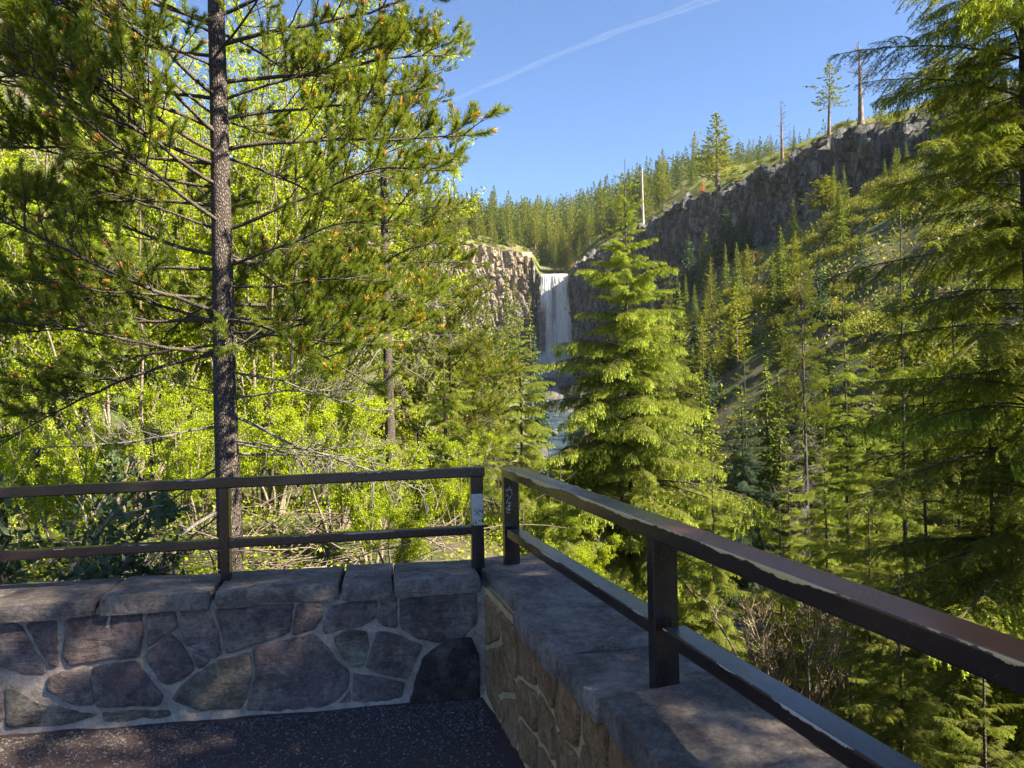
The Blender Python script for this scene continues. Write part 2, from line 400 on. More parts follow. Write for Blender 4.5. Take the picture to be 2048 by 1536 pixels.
f = g.noise(g.mapped(co, (1.7, 1.0, 0.30)), 1.4, 9, 0.78, 0.5); f2 = g.noise(g.mapped(co, (1.0, 1.0, 0.35)), 6.5, 6, 0.85); f3 = g.noise(g.mapped(co, (0.5, 0.5, 0.05)), 1.0, 3, 0.5)
att = g.n('Attribute', attribute_name='thick').outputs['Fac']
a = g.math('ADD', g.math('ADD', g.math('MULTIPLY', f, 0.75), g.math('MULTIPLY', f2, 0.55)), g.math('MULTIPLY', f3, 0.5))
dens = g.ramp(g.math('ADD', g.math('MULTIPLY', a, 0.55), g.math('MULTIPLY', att, 0.5)), [(0.50, 0.08), (0.76, 0.96)])
col = g.mix(f2, (0.66, 0.70, 0.76), (0.86, 0.88, 0.90))
d = g.n('BsdfDiffuse'); g.l(col, d.inputs['Color']); t = g.n('BsdfTranslucent'); g.l(col, t.inputs['Color'])
mx = g.n('MixShader'); mx.inputs[0].default_value = 0.4; g.l(d.outputs[0], mx.inputs[1]); g.l(t.outputs[0], mx.inputs[2])
tr = g.n('BsdfTransparent'); mm = g.n('MixShader'); g.l(dens, mm.inputs[0]); g.l(tr.outputs[0], mm.inputs[1]); g.l(mx.outputs[0], mm.inputs[2])
M['fall_water'] = g.done(mm.outputs[0])
g = N('spray'); d = g.n('BsdfDiffuse'); d.inputs['Color'].default_value = (0.82, 0.85, 0.88, 1); t = g.n('BsdfTranslucent'); t.inputs['Color'].default_value = (0.8, 0.84, 0.88, 1)
mx = g.n('MixShader'); g.l(d.outputs[0], mx.inputs[1]); g.l(t.outputs[0], mx.inputs[2]); M['spray'] = g.done(mx.outputs[0])
g = N('gravel'); oi = g.noise(g.coord('Object'), 60, 1); M['gravel'] = g.done(g.principled(g.mix(oi, (0.07, 0.06, 0.06), (0.24, 0.205, 0.20)), 0.8))
g = N('sticker'); co = g.coord('Object'); f = g.noise(co, 48, 4, 0.6, 1.6)
sep = g.n('SeparateXYZ'); g.l(co, sep.inputs[0])
lower = g.ramp(sep.outputs[2], [(0.52, 1.0), (0.56, 0.0)])
lower = g.math('LESS_THAN', sep.outputs[2], 0.018)
ink = g.math('MULTIPLY', g.ramp(f, [(0.53, 0.0), (0.56, 1.0)]), lower)
wearf = g.ramp(g.noise(g.mapped(co, (1, 1, 8)), 30, 3, 0.6), [(0.4, (0.40, 0.38, 0.35)), (0.7, (0.56, 0.54, 0.50))])
M['sticker'] = g.done(g.principled(g.mix(ink, wearf, (0.02, 0.02, 0.022)), 0.7))
g = N('scratch'); M['scratch'] = g.done(g.principled((0.55, 0.54, 0.52), 0.7))
g = N('contrail'); co = g.coord('Generated'); f = g.noise(g.mapped(co, (30, 1, 1)), 2.0, 6, 0.75)
f = g.ramp(f, [(0.35, 0.01), (0.7, 0.06)])
d = g.n('BsdfDiffuse'); d.inputs['Color'].default_value = (0.9, 0.9, 0.9, 1); tt = g.n('BsdfTransparent'); mx = g.n('MixShader')
g.l(f, mx.inputs[0]); g.l(tt.outputs[0], mx.inputs[1]); g.l(d.outputs[0], mx.inputs[2]); M['contrail'] = g.done(mx.outputs[0])
g = N('masonry'); co = g.coord('Object'); f = g.noise(co, 2.2, 5, 0.8)
M['masonry'] = g.done(g.principled(g.mix(g.ramp(f, [(0.35, 0.0), (0.65, 1.0)]), (0.20, 0.17, 0.15), (0.38, 0.33, 0.28)), 0.9, g.bump(f, 0.8, 0.2)))

# ------------------------------------------------------------------ terrain
CY = np.array([-60, 0, 15, 30, 42, 56, 86, 150, 216, 260.0])
CX = np.array([30, 18, 13.2, 9.2, 5.6, 3.2, 5.6, 8.5, 12.0, 14.0])
CZ = np.array([-12, -10, -9.2, -8, -6.4, -4.2, -1.9, 0.6, 3.0, 3.4])
# cliff rim: photo column, row and distance; and how far below the rim its foot is drawn
RIM = [(560, 395, 168), (700, 425, 180), (800, 455, 192), (880, 474, 205), (915, 480, 209), (950, 492, 214), (985, 500, 219), (1030, 508, 225), (1066, 522, 228), (1080, 552, 224), (1137, 552, 223), (1160, 536, 220), (1200, 500, 215),
       (1245, 480, 210), (1290, 458, 204), (1345, 425, 196), (1400, 390, 186), (1450, 374, 174), (1500, 362, 162), (1560, 330, 150), (1620, 300, 137), (1660, 280, 127), (1700, 264, 119), (1750, 256, 112), (1800, 250, 105), (1870, 226, 97), (1960, 204, 90), (2080, 180, 84), (2250, 165, 76)]
RIMP = np.array([at(*r) for r in RIM])
_s = np.concatenate([[0], np.cumsum(np.linalg.norm(np.diff(RIMP[:, :2], axis=0), axis=1))])
def rim_at(s):
    return np.stack([np.interp(s, _s, RIMP[:, k]) for k in range(3)], -1)
FALL_S = (_s[9], _s[10])

def height(x, y):
    x = np.asarray(x, float); y = np.asarray(y, float)
    cx = np.interp(y, CY, CX); cz = np.interp(y, CY, CZ)
    d = x - cx
    xw = np.where(y < 4.4, 0.35 + 0.27 * (4 - y), 0.3 - (y - 4.4) * 0.13)
    zp = -0.15 - 5.8 * sstep((x - xw) / 6.5)
    t = sstep((np.abs(d) - 3) / 14)
    left = cz + (zp - cz) * t
    far = np.clip((y - 35) / 60, 0, 1)
    left = left * (1 - far) + (cz + 0.52 * np.maximum(-d - 3, 0) ** 0.98) * far
    hill = np.maximum(-x - 9 - 0.1 * np.maximum(y, 0), 0)
    left = left + (0.62 * hill * (0.35 + 0.65 * sstep((y - 8) / 20)) if True else 0) * (1 - 0.3 * far)
    cap = np.interp(y, [-50, 20, 35, 50, 85, 230], [3, 4, 13, 19, 24, 27])
    right = cz + np.minimum(0.74 * np.maximum(d - 3, 0), np.maximum(cap - cz, 3)) + 0.05 * np.maximum(d - 30, 0)
    z = np.where(d < 0, left, right)
    amp = np.clip(np.hypot(x, y) / 25, 0.05, 1.0) * np.clip((np.abs(d) - 1.5) / 6, 0.05, 1)
    z = z + amp * (1.1 * fbm(x * 0.12, y * 0.12, 0, 3) + 0.35 * fbm(x * 0.6, y * 0.6, 0, 5))
    z = z - 0.9 * np.exp(-(d / 3.0) ** 2)
    return z
def gz(x, y): return float(height(np.array([x]), np.array([y]))[0])

# polar sheet round the camera, fine near and in view, coarse behind
th = np.concatenate([np.linspace(-math.pi, -0.9, 50, endpoint=False), np.linspace(-0.9, 0.9, 240, endpoint=False), np.linspace(0.9, math.pi, 50)])
rr = np.concatenate([[0.0], np.geomspace(1.2, 300, 210)])
TH, RR = np.meshgrid(th, rr, indexing='ij')
X, Y = RR * np.sin(TH), RR * np.cos(TH)
Z = height(X, Y)
# under the terrace the ground stays below the paving
inside = (X < 0.65 + 0.27 * (4 - Y)) & (Y < 4.35 + 0.15 * X)
Z = np.where(inside, np.minimum(Z, -0.6), Z)
# never above the cliff rim behind it
b = MB(); b.grid(np.stack([X, Y, Z], -1), flip=False)
terrain = link('terrain', b.mesh('terrain', [M['forest_floor']], True)); tag(terrain, kind='structure')

# terrace paving, slightly uneven
gx = np.linspace(0, 1, 130); gy = np.linspace(-8, 4.2, 120)
GX, GY = np.meshgrid(gx, gy, indexing='ij')
GX = -9 + (-0.165 + (4 - GY) * 0.2755 + 0.14 + 9) * GX
GY = np.minimum(GY, 4.06 + (GX + 0.165) * 0.149)
b = MB(); b.grid(np.stack([GX, GY, 0.012 * fbm(GX * 1.7, GY * 1.7, 0, 9) + 0.0 * GX], -1), flip=True)
tag(link('terrace_paving', b.mesh('terrace_paving', [M['terrace']], True)), kind='structure')

# creek
ys = np.linspace(-40, 217, 420)
cxs, czs = np.interp(ys, CY, CX), np.interp(ys, CY, CZ)
us = np.linspace(-1, 1, 17)
wd = 2.0 + 0.9 * vnoise(ys * 0.09, 0 * ys, 0, 21) + 0.4 * vnoise(ys * 0.4, 0 * ys, 0, 22)
P = np.zeros((len(ys), len(us), 3))
P[..., 0] = cxs[:, None] + us[None] * wd[:, None]; P[..., 1] = ys[:, None]
P[..., 2] = czs[:, None] - 0.35 + 0.12 * fbm(P[..., 0] * 1.2, P[..., 1] * 1.0, 0, 31)
b = MB(); b.grid(P, flip=False)
tag(link('creek_water', b.mesh('creek_water', [M['creek_water']], True)), kind='structure')

# boulders along the creek
def rock_mesh(seed, flat=0.7):
    n, m = 14, 22
    u = np.linspace(0, math.pi, n); v = np.linspace(0, 2 * math.pi, m)
    U, V = np.meshgrid(u, v, indexing='ij')
    D = np.stack([np.sin(U) * np.cos(V), np.sin(U) * np.sin(V), np.cos(U)], -1)
    r = 1 + 0.35 * fbm(D[..., 0] * 1.3 + seed * 9, D[..., 1] * 1.3, D[..., 2] * 1.3, seed) + 0.12 * fbm(D[..., 0] * 4, D[..., 1] * 4, D[..., 2] * 4, seed + 3)
    D = D * r[..., None]; D[..., 2] *= flat
    q = np.round(D / 0.22) * 0.22; D = D * 0.7 + q * 0.3
    b = MB(); b.grid(D, flip=True); return b.mesh('boulder', [M['rock']], False)
rocks = [rock_mesh(k) for k in range(4)]
br = np.random.default_rng(5)
ro_labels = [(1112, 905, 57, 1.1), (1152, 882, 64, 1.3), (1095, 850, 75, 1.2), (1128, 815, 100, 1.8), (1165, 800, 120, 2.2), (1100, 795, 130, 2.2), (1140, 778, 170, 2.4), (1090, 772, 185, 2.0), (1175, 870, 68, 1.2), (1120, 938, 52, 0.9), (1068, 880, 63, 1.2), (1148, 920, 56, 0.8)]
where = ['dark boulder splitting the creek just below the small bend', 'rounded grey boulder on the right bank where the creek drops', 'dark boulder on the left bank of the creek above the bright fir', 'boulder midstream below the rock bar', 'large dark rock on the right edge of the rock bar below the falls', 'large dark rock on the left edge of the rock bar below the falls', 'wet black rock just below the falls on the right', 'wet black rock just below the falls on the left', 'grey boulder against the central fir branches by the creek', 'low wet boulder in the nearest white water', 'grey boulder half hidden by the bright fir beside the creek', 'small dark boulder on the right of the nearest white water']
for (px, py, dep, s), lab in zip(ro_labels, where):
    p = at(px, py, dep); o = link('boulder', rocks[br.integers(4)], loc=(p[0], p[1], gz(p[0], p[1]) + 0.1 * s), rot=(0, 0, br.uniform(0, 6)), scale=s)
    tag(o, lab, 'boulder', 'boulders in and beside the creek')
b = MB()
for k in range(520):
    y = br.uniform(30, 212); x = np.interp(y, CY, CX) + br.normal() * (3.2 if y < 150 else 6)
    s = br.uniform(0.15, 0.75) * (1 if y < 120 else 1.7); z = gz(x, y)
    u = nrm(br.normal(size=(3, 3))); pts = np.array([u[0], u[1], u[2], -u[0], -u[1], -u[2]]) * s; pts[:, 2] *= 0.6
    b.add(pts + [x, y, z], [[0, 1, 2], [0, 2, 4], [0, 4, 5], [0, 5, 1], [3, 2, 1], [3, 4, 2], [3, 5, 4], [3, 1, 5]])
tag(link('creek_rubble', b.mesh('creek_rubble', [M['rock']], False)), kind='stuff')

# ------------------------------------------------------------------ cliffs
L_ = _s[-1]
ns = 1700; nv = 120
s_ = np.linspace(0, L_, ns)
R_ = rim_at(s_)
# smoothed outward normal in plan
tan_ = nrm(np.stack([np.gradient(np.convolve(np.pad(R_[:, k], 40, 'edge'), np.ones(81) / 81, 'valid')) for k in (0, 1)], -1))
nout = np.stack([tan_[:, 1], -tan_[:, 0]], -1)
floor_z = height(R_[:, 0] + nout[:, 0] * 8, R_[:, 1] + nout[:, 1] * 8)
foot_z = np.minimum(floor_z - 4, R_[:, 2] - 9)
v = np.linspace(0, 1, nv)
Zc = foot_z[:, None] + (R_[:, 2] - foot_z)[:, None] * v[None]
SS = np.broadcast_to(s_[:, None], Zc.shape)
# basalt columns: jittered widths, breaks at their own heights
col_w = 1.6
cs = SS / col_w + 0.6 * vnoise(SS * 0.45, Zc * 0.07, 0, 41)
ci = np.floor(cs); cf = cs - ci
off = _hash(ci, ci * 0, ci * 0, 7)
brk = np.floor(Zc / 4.2 + off * 9)
off2 = _hash(ci, brk, ci * 0, 17)
D = 2.5 * off2 + 0.8 * off
D -= 1.3 * (np.abs(cf - 0.5) * 2) ** 6
D += 3.6 * fbm(SS * 0.045, Zc * 0.03, 0, 50, 3) + 1.1 * fbm(SS * 0.25, Zc * 0.16, 0, 52, 4) + 0.35 * vnoise(SS * 1.7, Zc * 1.1, 0, 58)
w1 = 0.9 * vnoise(SS * 0.5, Zc * 0.5, 0, 81); w2 = 0.9 * vnoise(SS * 0.5, Zc * 0.5, 0, 83)
D += 0.9 * _hash(np.floor(SS / 1.5 + w1), np.floor(Zc / 2.3 + w2), 0 * SS, 5) + 0.5 * _hash(np.floor(SS / 0.7 + w2 * 2), np.floor(Zc / 1.0 + w1 * 2), 0 * SS, 6)
D += (1 - v[None]) ** 1.6 * 5.5 - 0.6 * sstep((v[None] - 0.93) / 0.07)
fallm = sstep(1 - np.abs(SS - sum(FALL_S) / 2) / 9.5)
D = D * (1 - 0.6 * fallm) - 2.0 * fallm * (1 - v[None])
Zc = Zc + (off - 0.5) * 1.2 * v[None] ** 6 * (1 - fallm) + 0.5 * vnoise(SS * 0.8, 0 * SS, 0, 77) * v[None] ** 8 * (1 - fallm)
Pc = np.stack([R_[:, 0][:, None] + nout[:, 0][:, None] * D, R_[:, 1][:, None] + nout[:, 1][:, None] * D, Zc], -1)
b = MB(); b.grid(Pc, flip=False)
me = b.mesh('cliff', [M['cliff']], False)
tint = np.clip(sstep((FALL_S[0] - 1.0 - SS) / 6.0) * (0.75 + 0.5 * vnoise(SS * 0.1, Zc * 0.1, 0, 5)), 0, 1) * sstep((v[None] - 0.05) / 0.45)
at2 = me.attributes.new('tint', 'FLOAT', 'POINT'); at2.data.foreach_set('value', tint.astype(np.float32).ravel())
tag(link('cliff', me), kind='structure')

# plateau and hill behind the rim
RIDGE = [(-200, 395, 520), (560, 440, 560), (800, 452, 600), (900, 452, 640), (1000, 446, 660), (1060, 428, 660), (1130, 415, 650), (1200, 402, 640), (1300, 378, 620), (1400, 358, 600), (1500, 342, 590), (1600, 325, 580), (1680, 300, 560), (1800, 262, 480), (1950, 218, 400), (2250, 170, 350)]
RP = np.array([at(*r) for r in RIDGE])
rpx = np.array([r[0] for r in RIDGE], float); rimpx = np.array([r[0] for r in RIM], float)
spx = np.interp(s_[::6], _s, rimpx)
Rr = rim_at(s_[::6])
far_ = np.stack([np.interp(spx, rpx, RP[:, k]) for k in range(3)], -1)
w = np.concatenate([np.linspace(0, 0.12, 18) ** 1, np.linspace(0.13, 1.0, 60), [1.12, 1.3]])
PP = Rr[:, None] * (1 - w[None, :, None]) + far_[:, None] * w[None, :, None]
prof = np.where(w < 1, w ** 0.9, 1 - (w - 1) * 0.8)
nearlift = np.interp(spx, [1000, 1500, 1750, 1850, 2000], [0, 0, 0, 0.12, 0.2])
PP[..., 2] = Rr[:, 2][:, None] + (far_[:, 2] - Rr[:, 2])[:, None] * (prof[None] ) 
amp = np.clip(w * 40, 0, 1)[None]
PP[..., 2] += amp * (1.6 * fbm(PP[..., 0] * 0.03, PP[..., 1] * 0.03, 0, 61) + 0.5 * fbm(PP[..., 0] * 0.2, PP[..., 1] * 0.2, 0, 63)) - 0.35
fm = sstep(1 - np.abs(s_[::6] - sum(FALL_S) / 2) / 5.0)
PP[..., 2] -= fm[:, None] * np.clip(1 - w * 12, 0, 1)[None] * 0.6
b = MB(); b.grid(PP, flip=False)
tag(link('hill', b.mesh('hill', [M['hill']], True)), kind='structure')
def hill_pt(px, w_):
    """a point on the hill: along photo column px, w_ from the rim (0) to the ridge (1)"""
    i = int(np.argmin(np.abs(spx - px)))
    j = min(int(np.searchsorted(w, w_)), len(w) - 1); j0 = max(j - 1, 0)
    t = 0 if j == j0 else (w_ - w[j0]) / (w[j] - w[j0])
    return PP[i, j0] * (1 - t) + PP[i, j] * t

# ------------------------------------------------------------------ waterfall
a0, a1 = at(1083, 553, 222), at(1136, 553, 222)
b0, b1 = at(1077, 756, 219.5), at(1151, 766, 219.5)
nu, nw = 90, 130
U, V = np.meshgrid(np.linspace(0, 1, nu), np.linspace(0, 1, nw), indexing='ij')
zt = 34.2; zb = 3.0
Xf = (a0[0] * (1 - U) + a1[0] * U) * (1 - V ** 0.8) + (b0[0] * (1 - U) + b1[0] * U) * V ** 0.8
Yf = 221.5 - 3.6 * V ** 0.6 + 0.25 * vnoise(U * 12, V * 2.5, 0, 4) + 0.22 * vnoise(U * 40, V * 14, 0, 6)
Zf = zt - (zt - zb) * V
lip = np.clip(V / 0.03, 0, 1)
Yf = Yf + (1 - lip) * 2.2; Zf = Zf + 0 * U
Xf = Xf + (U - 0.5) * 0.9 * vnoise(U * 4, V * 7, 0, 8) * V
fall = thing('waterfall', 'tall white waterfall plunging off the dark cliff lip in a single curtain', 'waterfall', (12, 221, 3))
mb = MB(); nn = 24
U3, V3 = np.meshgrid(np.linspace(0.001, math.pi - 0.001, nn), np.linspace(0, 2 * math.pi, nn), indexing='ij')
dm = np.stack([np.sin(U3) * np.cos(V3), np.sin(U3) * np.sin(V3), np.cos(U3)], -1) * (1 + 0.15 * fbm(np.sin(U3) * np.cos(V3) * 2, np.sin(U3) * np.sin(V3) * 2, np.cos(U3) * 2, 4))[..., None]
mb.grid(dm * [7.5, 4.0, 5.5] + [1.2, -5.0, 1.5], flip=True)
g = N('mist'); pv = g.n('VolumePrincipled'); pv.inputs['Color'].default_value = (0.92, 0.95, 1.0, 1); pv.inputs['Density'].default_value = 0.05; g.l(pv.outputs[0], g.out.inputs['Volume'])
o_ = link('mist', mb.mesh('mist', [g.m], True), fall); o_['kind'] = 'stuff'
b = MB(); b.grid(np.stack([Xf - 12, Yf - 221, Zf - 3], -1))
me = b.mesh('curtain', [M['fall_water']], True)
thick = np.clip(0.35 + 0.55 * np.exp(-((U - 0.28) / 0.16) ** 2) * np.exp(-V / 0.14) + 1.0 * sstep((V - 0.66) / 0.3) + 0.25 * vnoise(U * 7, V * 0.7, 0, 12) - 0.5 * np.exp(-((U - 0.10) / 0.14) ** 2) * sstep((V - 0.25) / 0.2) * sstep((0.85 - V) / 0.2) - 0.4 * (np.abs(U - 0.5) * 2) ** 8, 0, 1)
aa = me.attributes.new('thick', 'FLOAT', 'POINT'); aa.data.foreach_set('value', thick.astype(np.float32).ravel())
link('curtain', me, fall)
b = MB(); q = np.random.default_rng(3)
n_ = 24000
ux = q.uniform(0, 1, n_); sz = q.uniform(0.05, 0.22, n_)
hh = q.exponential(2.5, n_)
c = np.stack([(b0[0] - 1.2) + (b1[0] - b0[0] + 3.0) * ux + q.normal(size=n_) * 1.0 - 12, -3.4 - 4.2 * q.random(n_), 0.9 + hh * (0.6 + 0.6 * q.random(n_))], -1)
d1 = nrm(q.normal(size=(n_, 3))) * sz[:, None]; d2 = nrm(q.normal(size=(n_, 3))) * sz[:, None]
b.tris(np.stack([c, c + d1, c + d2], 1))
tag(link('spray', b.mesh('spray', [M['spray']]), fall), kind='stuff')

# ------------------------------------------------------------------ stone walls and railings of the viewpoint
CAPZ = 0.625
A = np.array([-0.165, 4.0, 0.0])                         # inner corner
LD = np.array([math.cos(RAD(8.5)), math.sin(RAD(8.5)), 0.0]); LN = np.array([LD[1], -LD[0], 0.0])     # left wall: along, outwards (to the camera)
RD = np.array([math.sin(RAD(15.4)), -math.cos(RAD(15.4)), 0.0]); RN = np.array([-math.cos(RAD(15.4)), -math.sin(RAD(15.4)), 0.0])  # right wall: towards the camera, inner face outwards
ZV = np.array([0, 0, 1.0])
def chaikin(p, k=2):
    for _ in range(k):
        q = np.roll(p, -1, axis=0); p = np.stack([p * 0.78 + q * 0.22, p * 0.22 + q * 0.78], 1).reshape(-1, p.shape[1])
    return p
def stone_from_poly(poly, p0, ud, nd, mat, parent, seed, proud=0.016, name='stone', gap=0.0):
    """poly: (s, z) outline on the wall plane"""
    poly = np.asarray(poly, float)
    ar = np.sum(poly[:, 0] * np.roll(poly[:, 1], -1) - np.roll(poly[:, 0], -1) * poly[:, 1])
    if ar < 0: poly = poly[::-1]
    c = poly.mean(0)
    if gap:
        dd = np.linalg.norm(poly - c, axis=1, keepdims=True); poly = c + (poly - c) * np.maximum(dd - gap, 0.01) / dd; poly[:, 1] = np.clip(poly[:, 1], -0.04, CAPZ - 0.075)
    out = []
    m = len(poly)
    for i in range(m):                                      # resample the edges so that they can be rough
        a_, b_ = poly[i], poly[(i + 1) % m]
        k = max(1, int(np.linalg.norm(b_ - a_) / 0.035))
        for t in range(k): out.append(a_ + (b_ - a_) * t / k)
    p = chaikin(np.array(out), 1)
    p = p + 0.006 * np.stack([fbm(p[:, 0] * 22, p[:, 1] * 22, 0, seed), fbm(p[:, 0] * 22, p[:, 1] * 22, 9, seed)], -1)
    rings = [(1.0, -0.03), (1.0, -0.002), (0.988, 0.7), (0.965, 0.95), (0.8, 1.0), (0.62, 1.0), (0.42, 1.0), (0.2, 1.0)]
    mb = MB(); P = []
    for k, (sc, dep) in enumerate(rings):
        q = c + (p - c) * sc
        h = np.full(len(q), dep if k < 2 else 0.0)
        if k >= 2:
            h = proud * dep + 0.011 * dep * fbm(q[:, 0] * 7, q[:, 1] * 7, seed * 3.1, seed) + 0.004 * fbm(q[:, 0] * 34, q[:, 1] * 34, seed, 2)
        P.append((q, h))
    V = np.array([p0 + q[0] * ud + q[1] * ZV + h * nd for (Q, H) in P for q, h in zip(Q, H)])
    k = len(p); n0 = len(rings)
    ctr = p0 + c[0] * ud + c[1] * ZV + proud * nd
    base = ctr.copy(); V = V - base
    F = [[r * k + i, r * k + (i + 1) % k, (r + 1) * k + (i + 1) % k, (r + 1) * k + i] for r in range(n0 - 1) for i in range(k)]
    mb.add(np.concatenate([V, [[0, 0, 0]]]), F)
    mb.f.append((np.array([[(n0 - 1) * k + i, (n0 - 1) * k + (i + 1) % k, n0 * k] for i in range(k)]), 0))
    me = mb.mesh(name, [mat], True)
    return link(name, me, parent, loc=base)

def rough_block(name, origin, ax, ay, az, lx, ly, lz, mat, parent, seed, rough=0.007, res=0.022):
    """a hewn block: box surface subdivided and roughened; origin is its low corner, ax ay az its axes"""
    mb = MB()
    nx, ny, nz = [max(2, int(l / res)) for l in (lx, ly, lz)]
    def face(o, u, lu, nu_, v_, lv, nv_, flip):
        uu, vv = np.meshgrid(np.linspace(0, lu, nu_ + 1), np.linspace(0, lv, nv_ + 1), indexing='ij')
        P = o + uu[..., None] * u + vv[..., None] * v_
        return P, flip
    fs = [face(origin, ax, lx, nx, az, lz, nz, False), face(origin + ay * ly, ax, lx, nx, az, lz, nz, True),
          face(origin + az * lz, ax, lx, nx, ay, ly, ny, False), face(origin, ay, ly, ny, az, lz, nz, True), face(origin + ax * lx, ay, ly, ny, az, lz, nz, False),
          face(origin, ax, lx, nx, ay, ly, ny, True)]
    cen = origin + ax * lx / 2 + ay * ly / 2 + az * lz / 2
    for P, fl in fs:
        # round the edges: pull points near edges inwards
        loc = P - origin
        l = np.stack([loc @ ax, loc @ ay, loc @ az], -1)
        L = np.array([lx, ly, lz]); r = 0.008
        e = np.minimum(l, L - l)
        near = np.clip((r - e) / r, 0, 1)
        cnt = near.sum(-1) - near.max(-1)
        P = P + (cen - P) / np.linalg.norm(cen - P, axis=-1, keepdims=True) * (cnt * r * 0.8)[..., None]
        n3 = np.stack([fbm(P[..., 0] * 5 + k * 31, P[..., 1] * 5, P[..., 2] * 9, seed + k, 5) for k in range(3)], -1)
        n4 = np.stack([vnoise(P[..., 0] * 2 + k * 17, P[..., 1] * 2, P[..., 2] * 2, seed + 9 + k) for k in range(3)], -1)
        P = P + n3 * rough + n4 * rough * 1.1
        mb.grid(P - cen, flip=fl)
    return link(name, mb.mesh(name, [mat], True), parent, loc=cen)

# left wall
lw = thing('stone_wall', 'low dark stone wall with pale mortar running across the terrace edge to the left', 'stone wall', A)
inv = -A
def wall_core(name, p0, ud, nd, s0, s1, mat, parent, zlow=-1.6, thick=0.36):
    mb = MB()
    S2, Z2 = np.meshgrid(np.arange(s0, s1 + 0.001, 0.03), np.linspace(zlow, CAPZ - 0.055, int((CAPZ - zlow) / 0.03)), indexing='ij')
    H = 0.006 * fbm(S2 * 9, Z2 * 9, 0, 4) + 0.004 * fbm(S2 * 30, Z2 * 30, 0, 6) + np.where(Z2 < 0.05, 0.02 * sstep((0.05 - Z2) / 0.08) * (1 + vnoise(S2 * 6, 0 * S2, 0, 3)), 0)
    P = p0 + S2[..., None] * ud + Z2[..., None] * ZV + H[..., None] * nd
    mb.grid(P, flip=(np.dot(np.cross(ud, ZV), nd) < 0))
    c = p0 + (s0 + s1) / 2 * ud - nd * (thick / 2 + 0.01) + ZV * (zlow + CAPZ - 0.055) / 2
    mb.box(c, ud * (s1 - s0) / 2, nd * thick / 2, ZV * (CAPZ - 0.055 - zlow) / 2)
    for q in mb.v: q -= np.asarray(A, np.float32)
    return link(name, mb.mesh(name, [mat], True), parent)
wall_core('mortar_bed', A, LD, LN, -7.5, 0.0, M['mortar'], lw, -0.8)
polys = {
 'a': [(0,705),(80,712),(110,760),(150,830),(188,890),(180,920),(100,915),(40,890),(0,880)],
 'b': [(112,712),(232,700),(242,880),(215,885),(170,820),(130,750)],
 'c': [(272,692),(420,672),(578,668),(582,740),(570,845),(430,858),(290,880),(262,850)],
 'd': [(606,670),(718,662),(725,725),(680,755),(608,805)],
 'e': [(742,660),(860,648),(890,760),(905,840),(870,850),(800,810),(765,795),(742,730)],
 'f': [(884,655),(1040,640),(1198,632),(1182,750),(1100,775),(1000,810),(930,832),(905,740)],
 'g': [(1215,630),(1312,625),(1322,680),(1290,735),(1198,757)],
 'h': [(1352,640),(1440,625),(1545,615),(1535,690),(1480,722),(1400,732),(1328,752),(1330,700)],
 'i': [(1562,608),(1622,605),(1625,725),(1570,718),(1548,690)],
 'j': [(1642,612),(1780,595),(1950,585),(1952,700),(1900,768),(1800,790),(1720,770),(1640,728)],
 'k': [(1366,765),(1430,738),(1502,745),(1510,800),(1487,882),(1440,890),(1400,840)],
 'l': [(1545,742),(1620,757),(1727,800),(1700,860),(1662,935),(1580,918),(1500,895),(1525,810)],
 'm': [(1037,812),(1180,780),(1290,752),(1340,802),(1380,870),(1430,908),(1420,975),(1360,1042),(1200,1072),(1012,1062),(1050,930)],
 'n': [(800,922),(900,862),(1020,828),(1030,930),(992,1055),(820,1062),(705,1022),(740,970)],
 'o': [(600,832),(702,757),(742,800),(798,890),(768,922),(690,962),(652,940),(620,880)],
 'p': [(788,825),(862,857),(825,892),(795,872)],
 'q': [(383,890),(480,872),(562,870),(612,940),(668,1010),(650,1045),(402,1048),(380,960)],
 'r': [(208,922),(300,900),(357,900),(372,960),(387,1042),(300,1040),(198,980)],
 's': [(25,962),(80,987),(180,1042),(322,1072),(400,1080),(300,1112),(180,1125),(30,1132)],
 't': [(-40,985),(18,992),(20,1100),(-40,1120)],
 'u': [(1450,917),(1560,937),(1652,950),(1638,1042),(1442,1052)],
 'v': [(1378,1047),(1430,987),(1436,1047)],
 'w': [(1692,985),(1735,850),(1800,800),(1850,778),(1925,765),(1962,850),(1962,1010),(1900,1062),(1668,1055)],
 'x': [(420,1075),(560,1070),(690,1062),(700,1085),(560,1105),(430,1110)],
}
spec = {'w': 'black_stone', 'n': 'lichen_stone', 'm': 'wall_stone', 's': 'lichen_stone', 'x': 'lichen_stone', 'k': 'lichen_stone'}
lab = {'w': 'rough black lava stone at the foot of the corner', 'n': 'lichen-mottled grey stone', 'm': 'largest stone, mottled with lichen low down', 's': 'grey lichened stone at ground level'}
for k, (key, pp) in enumerate(polys.items()):
    pts = []
    for cx_, cy_ in pp:
        w_ = on_plane(cx_ / 2.048, 900 + cy_ / 2.048, A, LN) - A
        pts.append((w_ @ LD, w_[2]))
    pts = np.array(pts)
    pts[:, 1] = np.maximum(pts[:, 1], -0.03)
    o = stone_from_poly(pts, A, LD, LN, M[spec.get(key, 'wall_stone')], lw, 100 + k, 0.012 if key != 'w' else 0.03, gap=-0.0055)
    o.location = Vector(o.location) - Vector(A)
    if key in lab: o['label'] = lab[key]
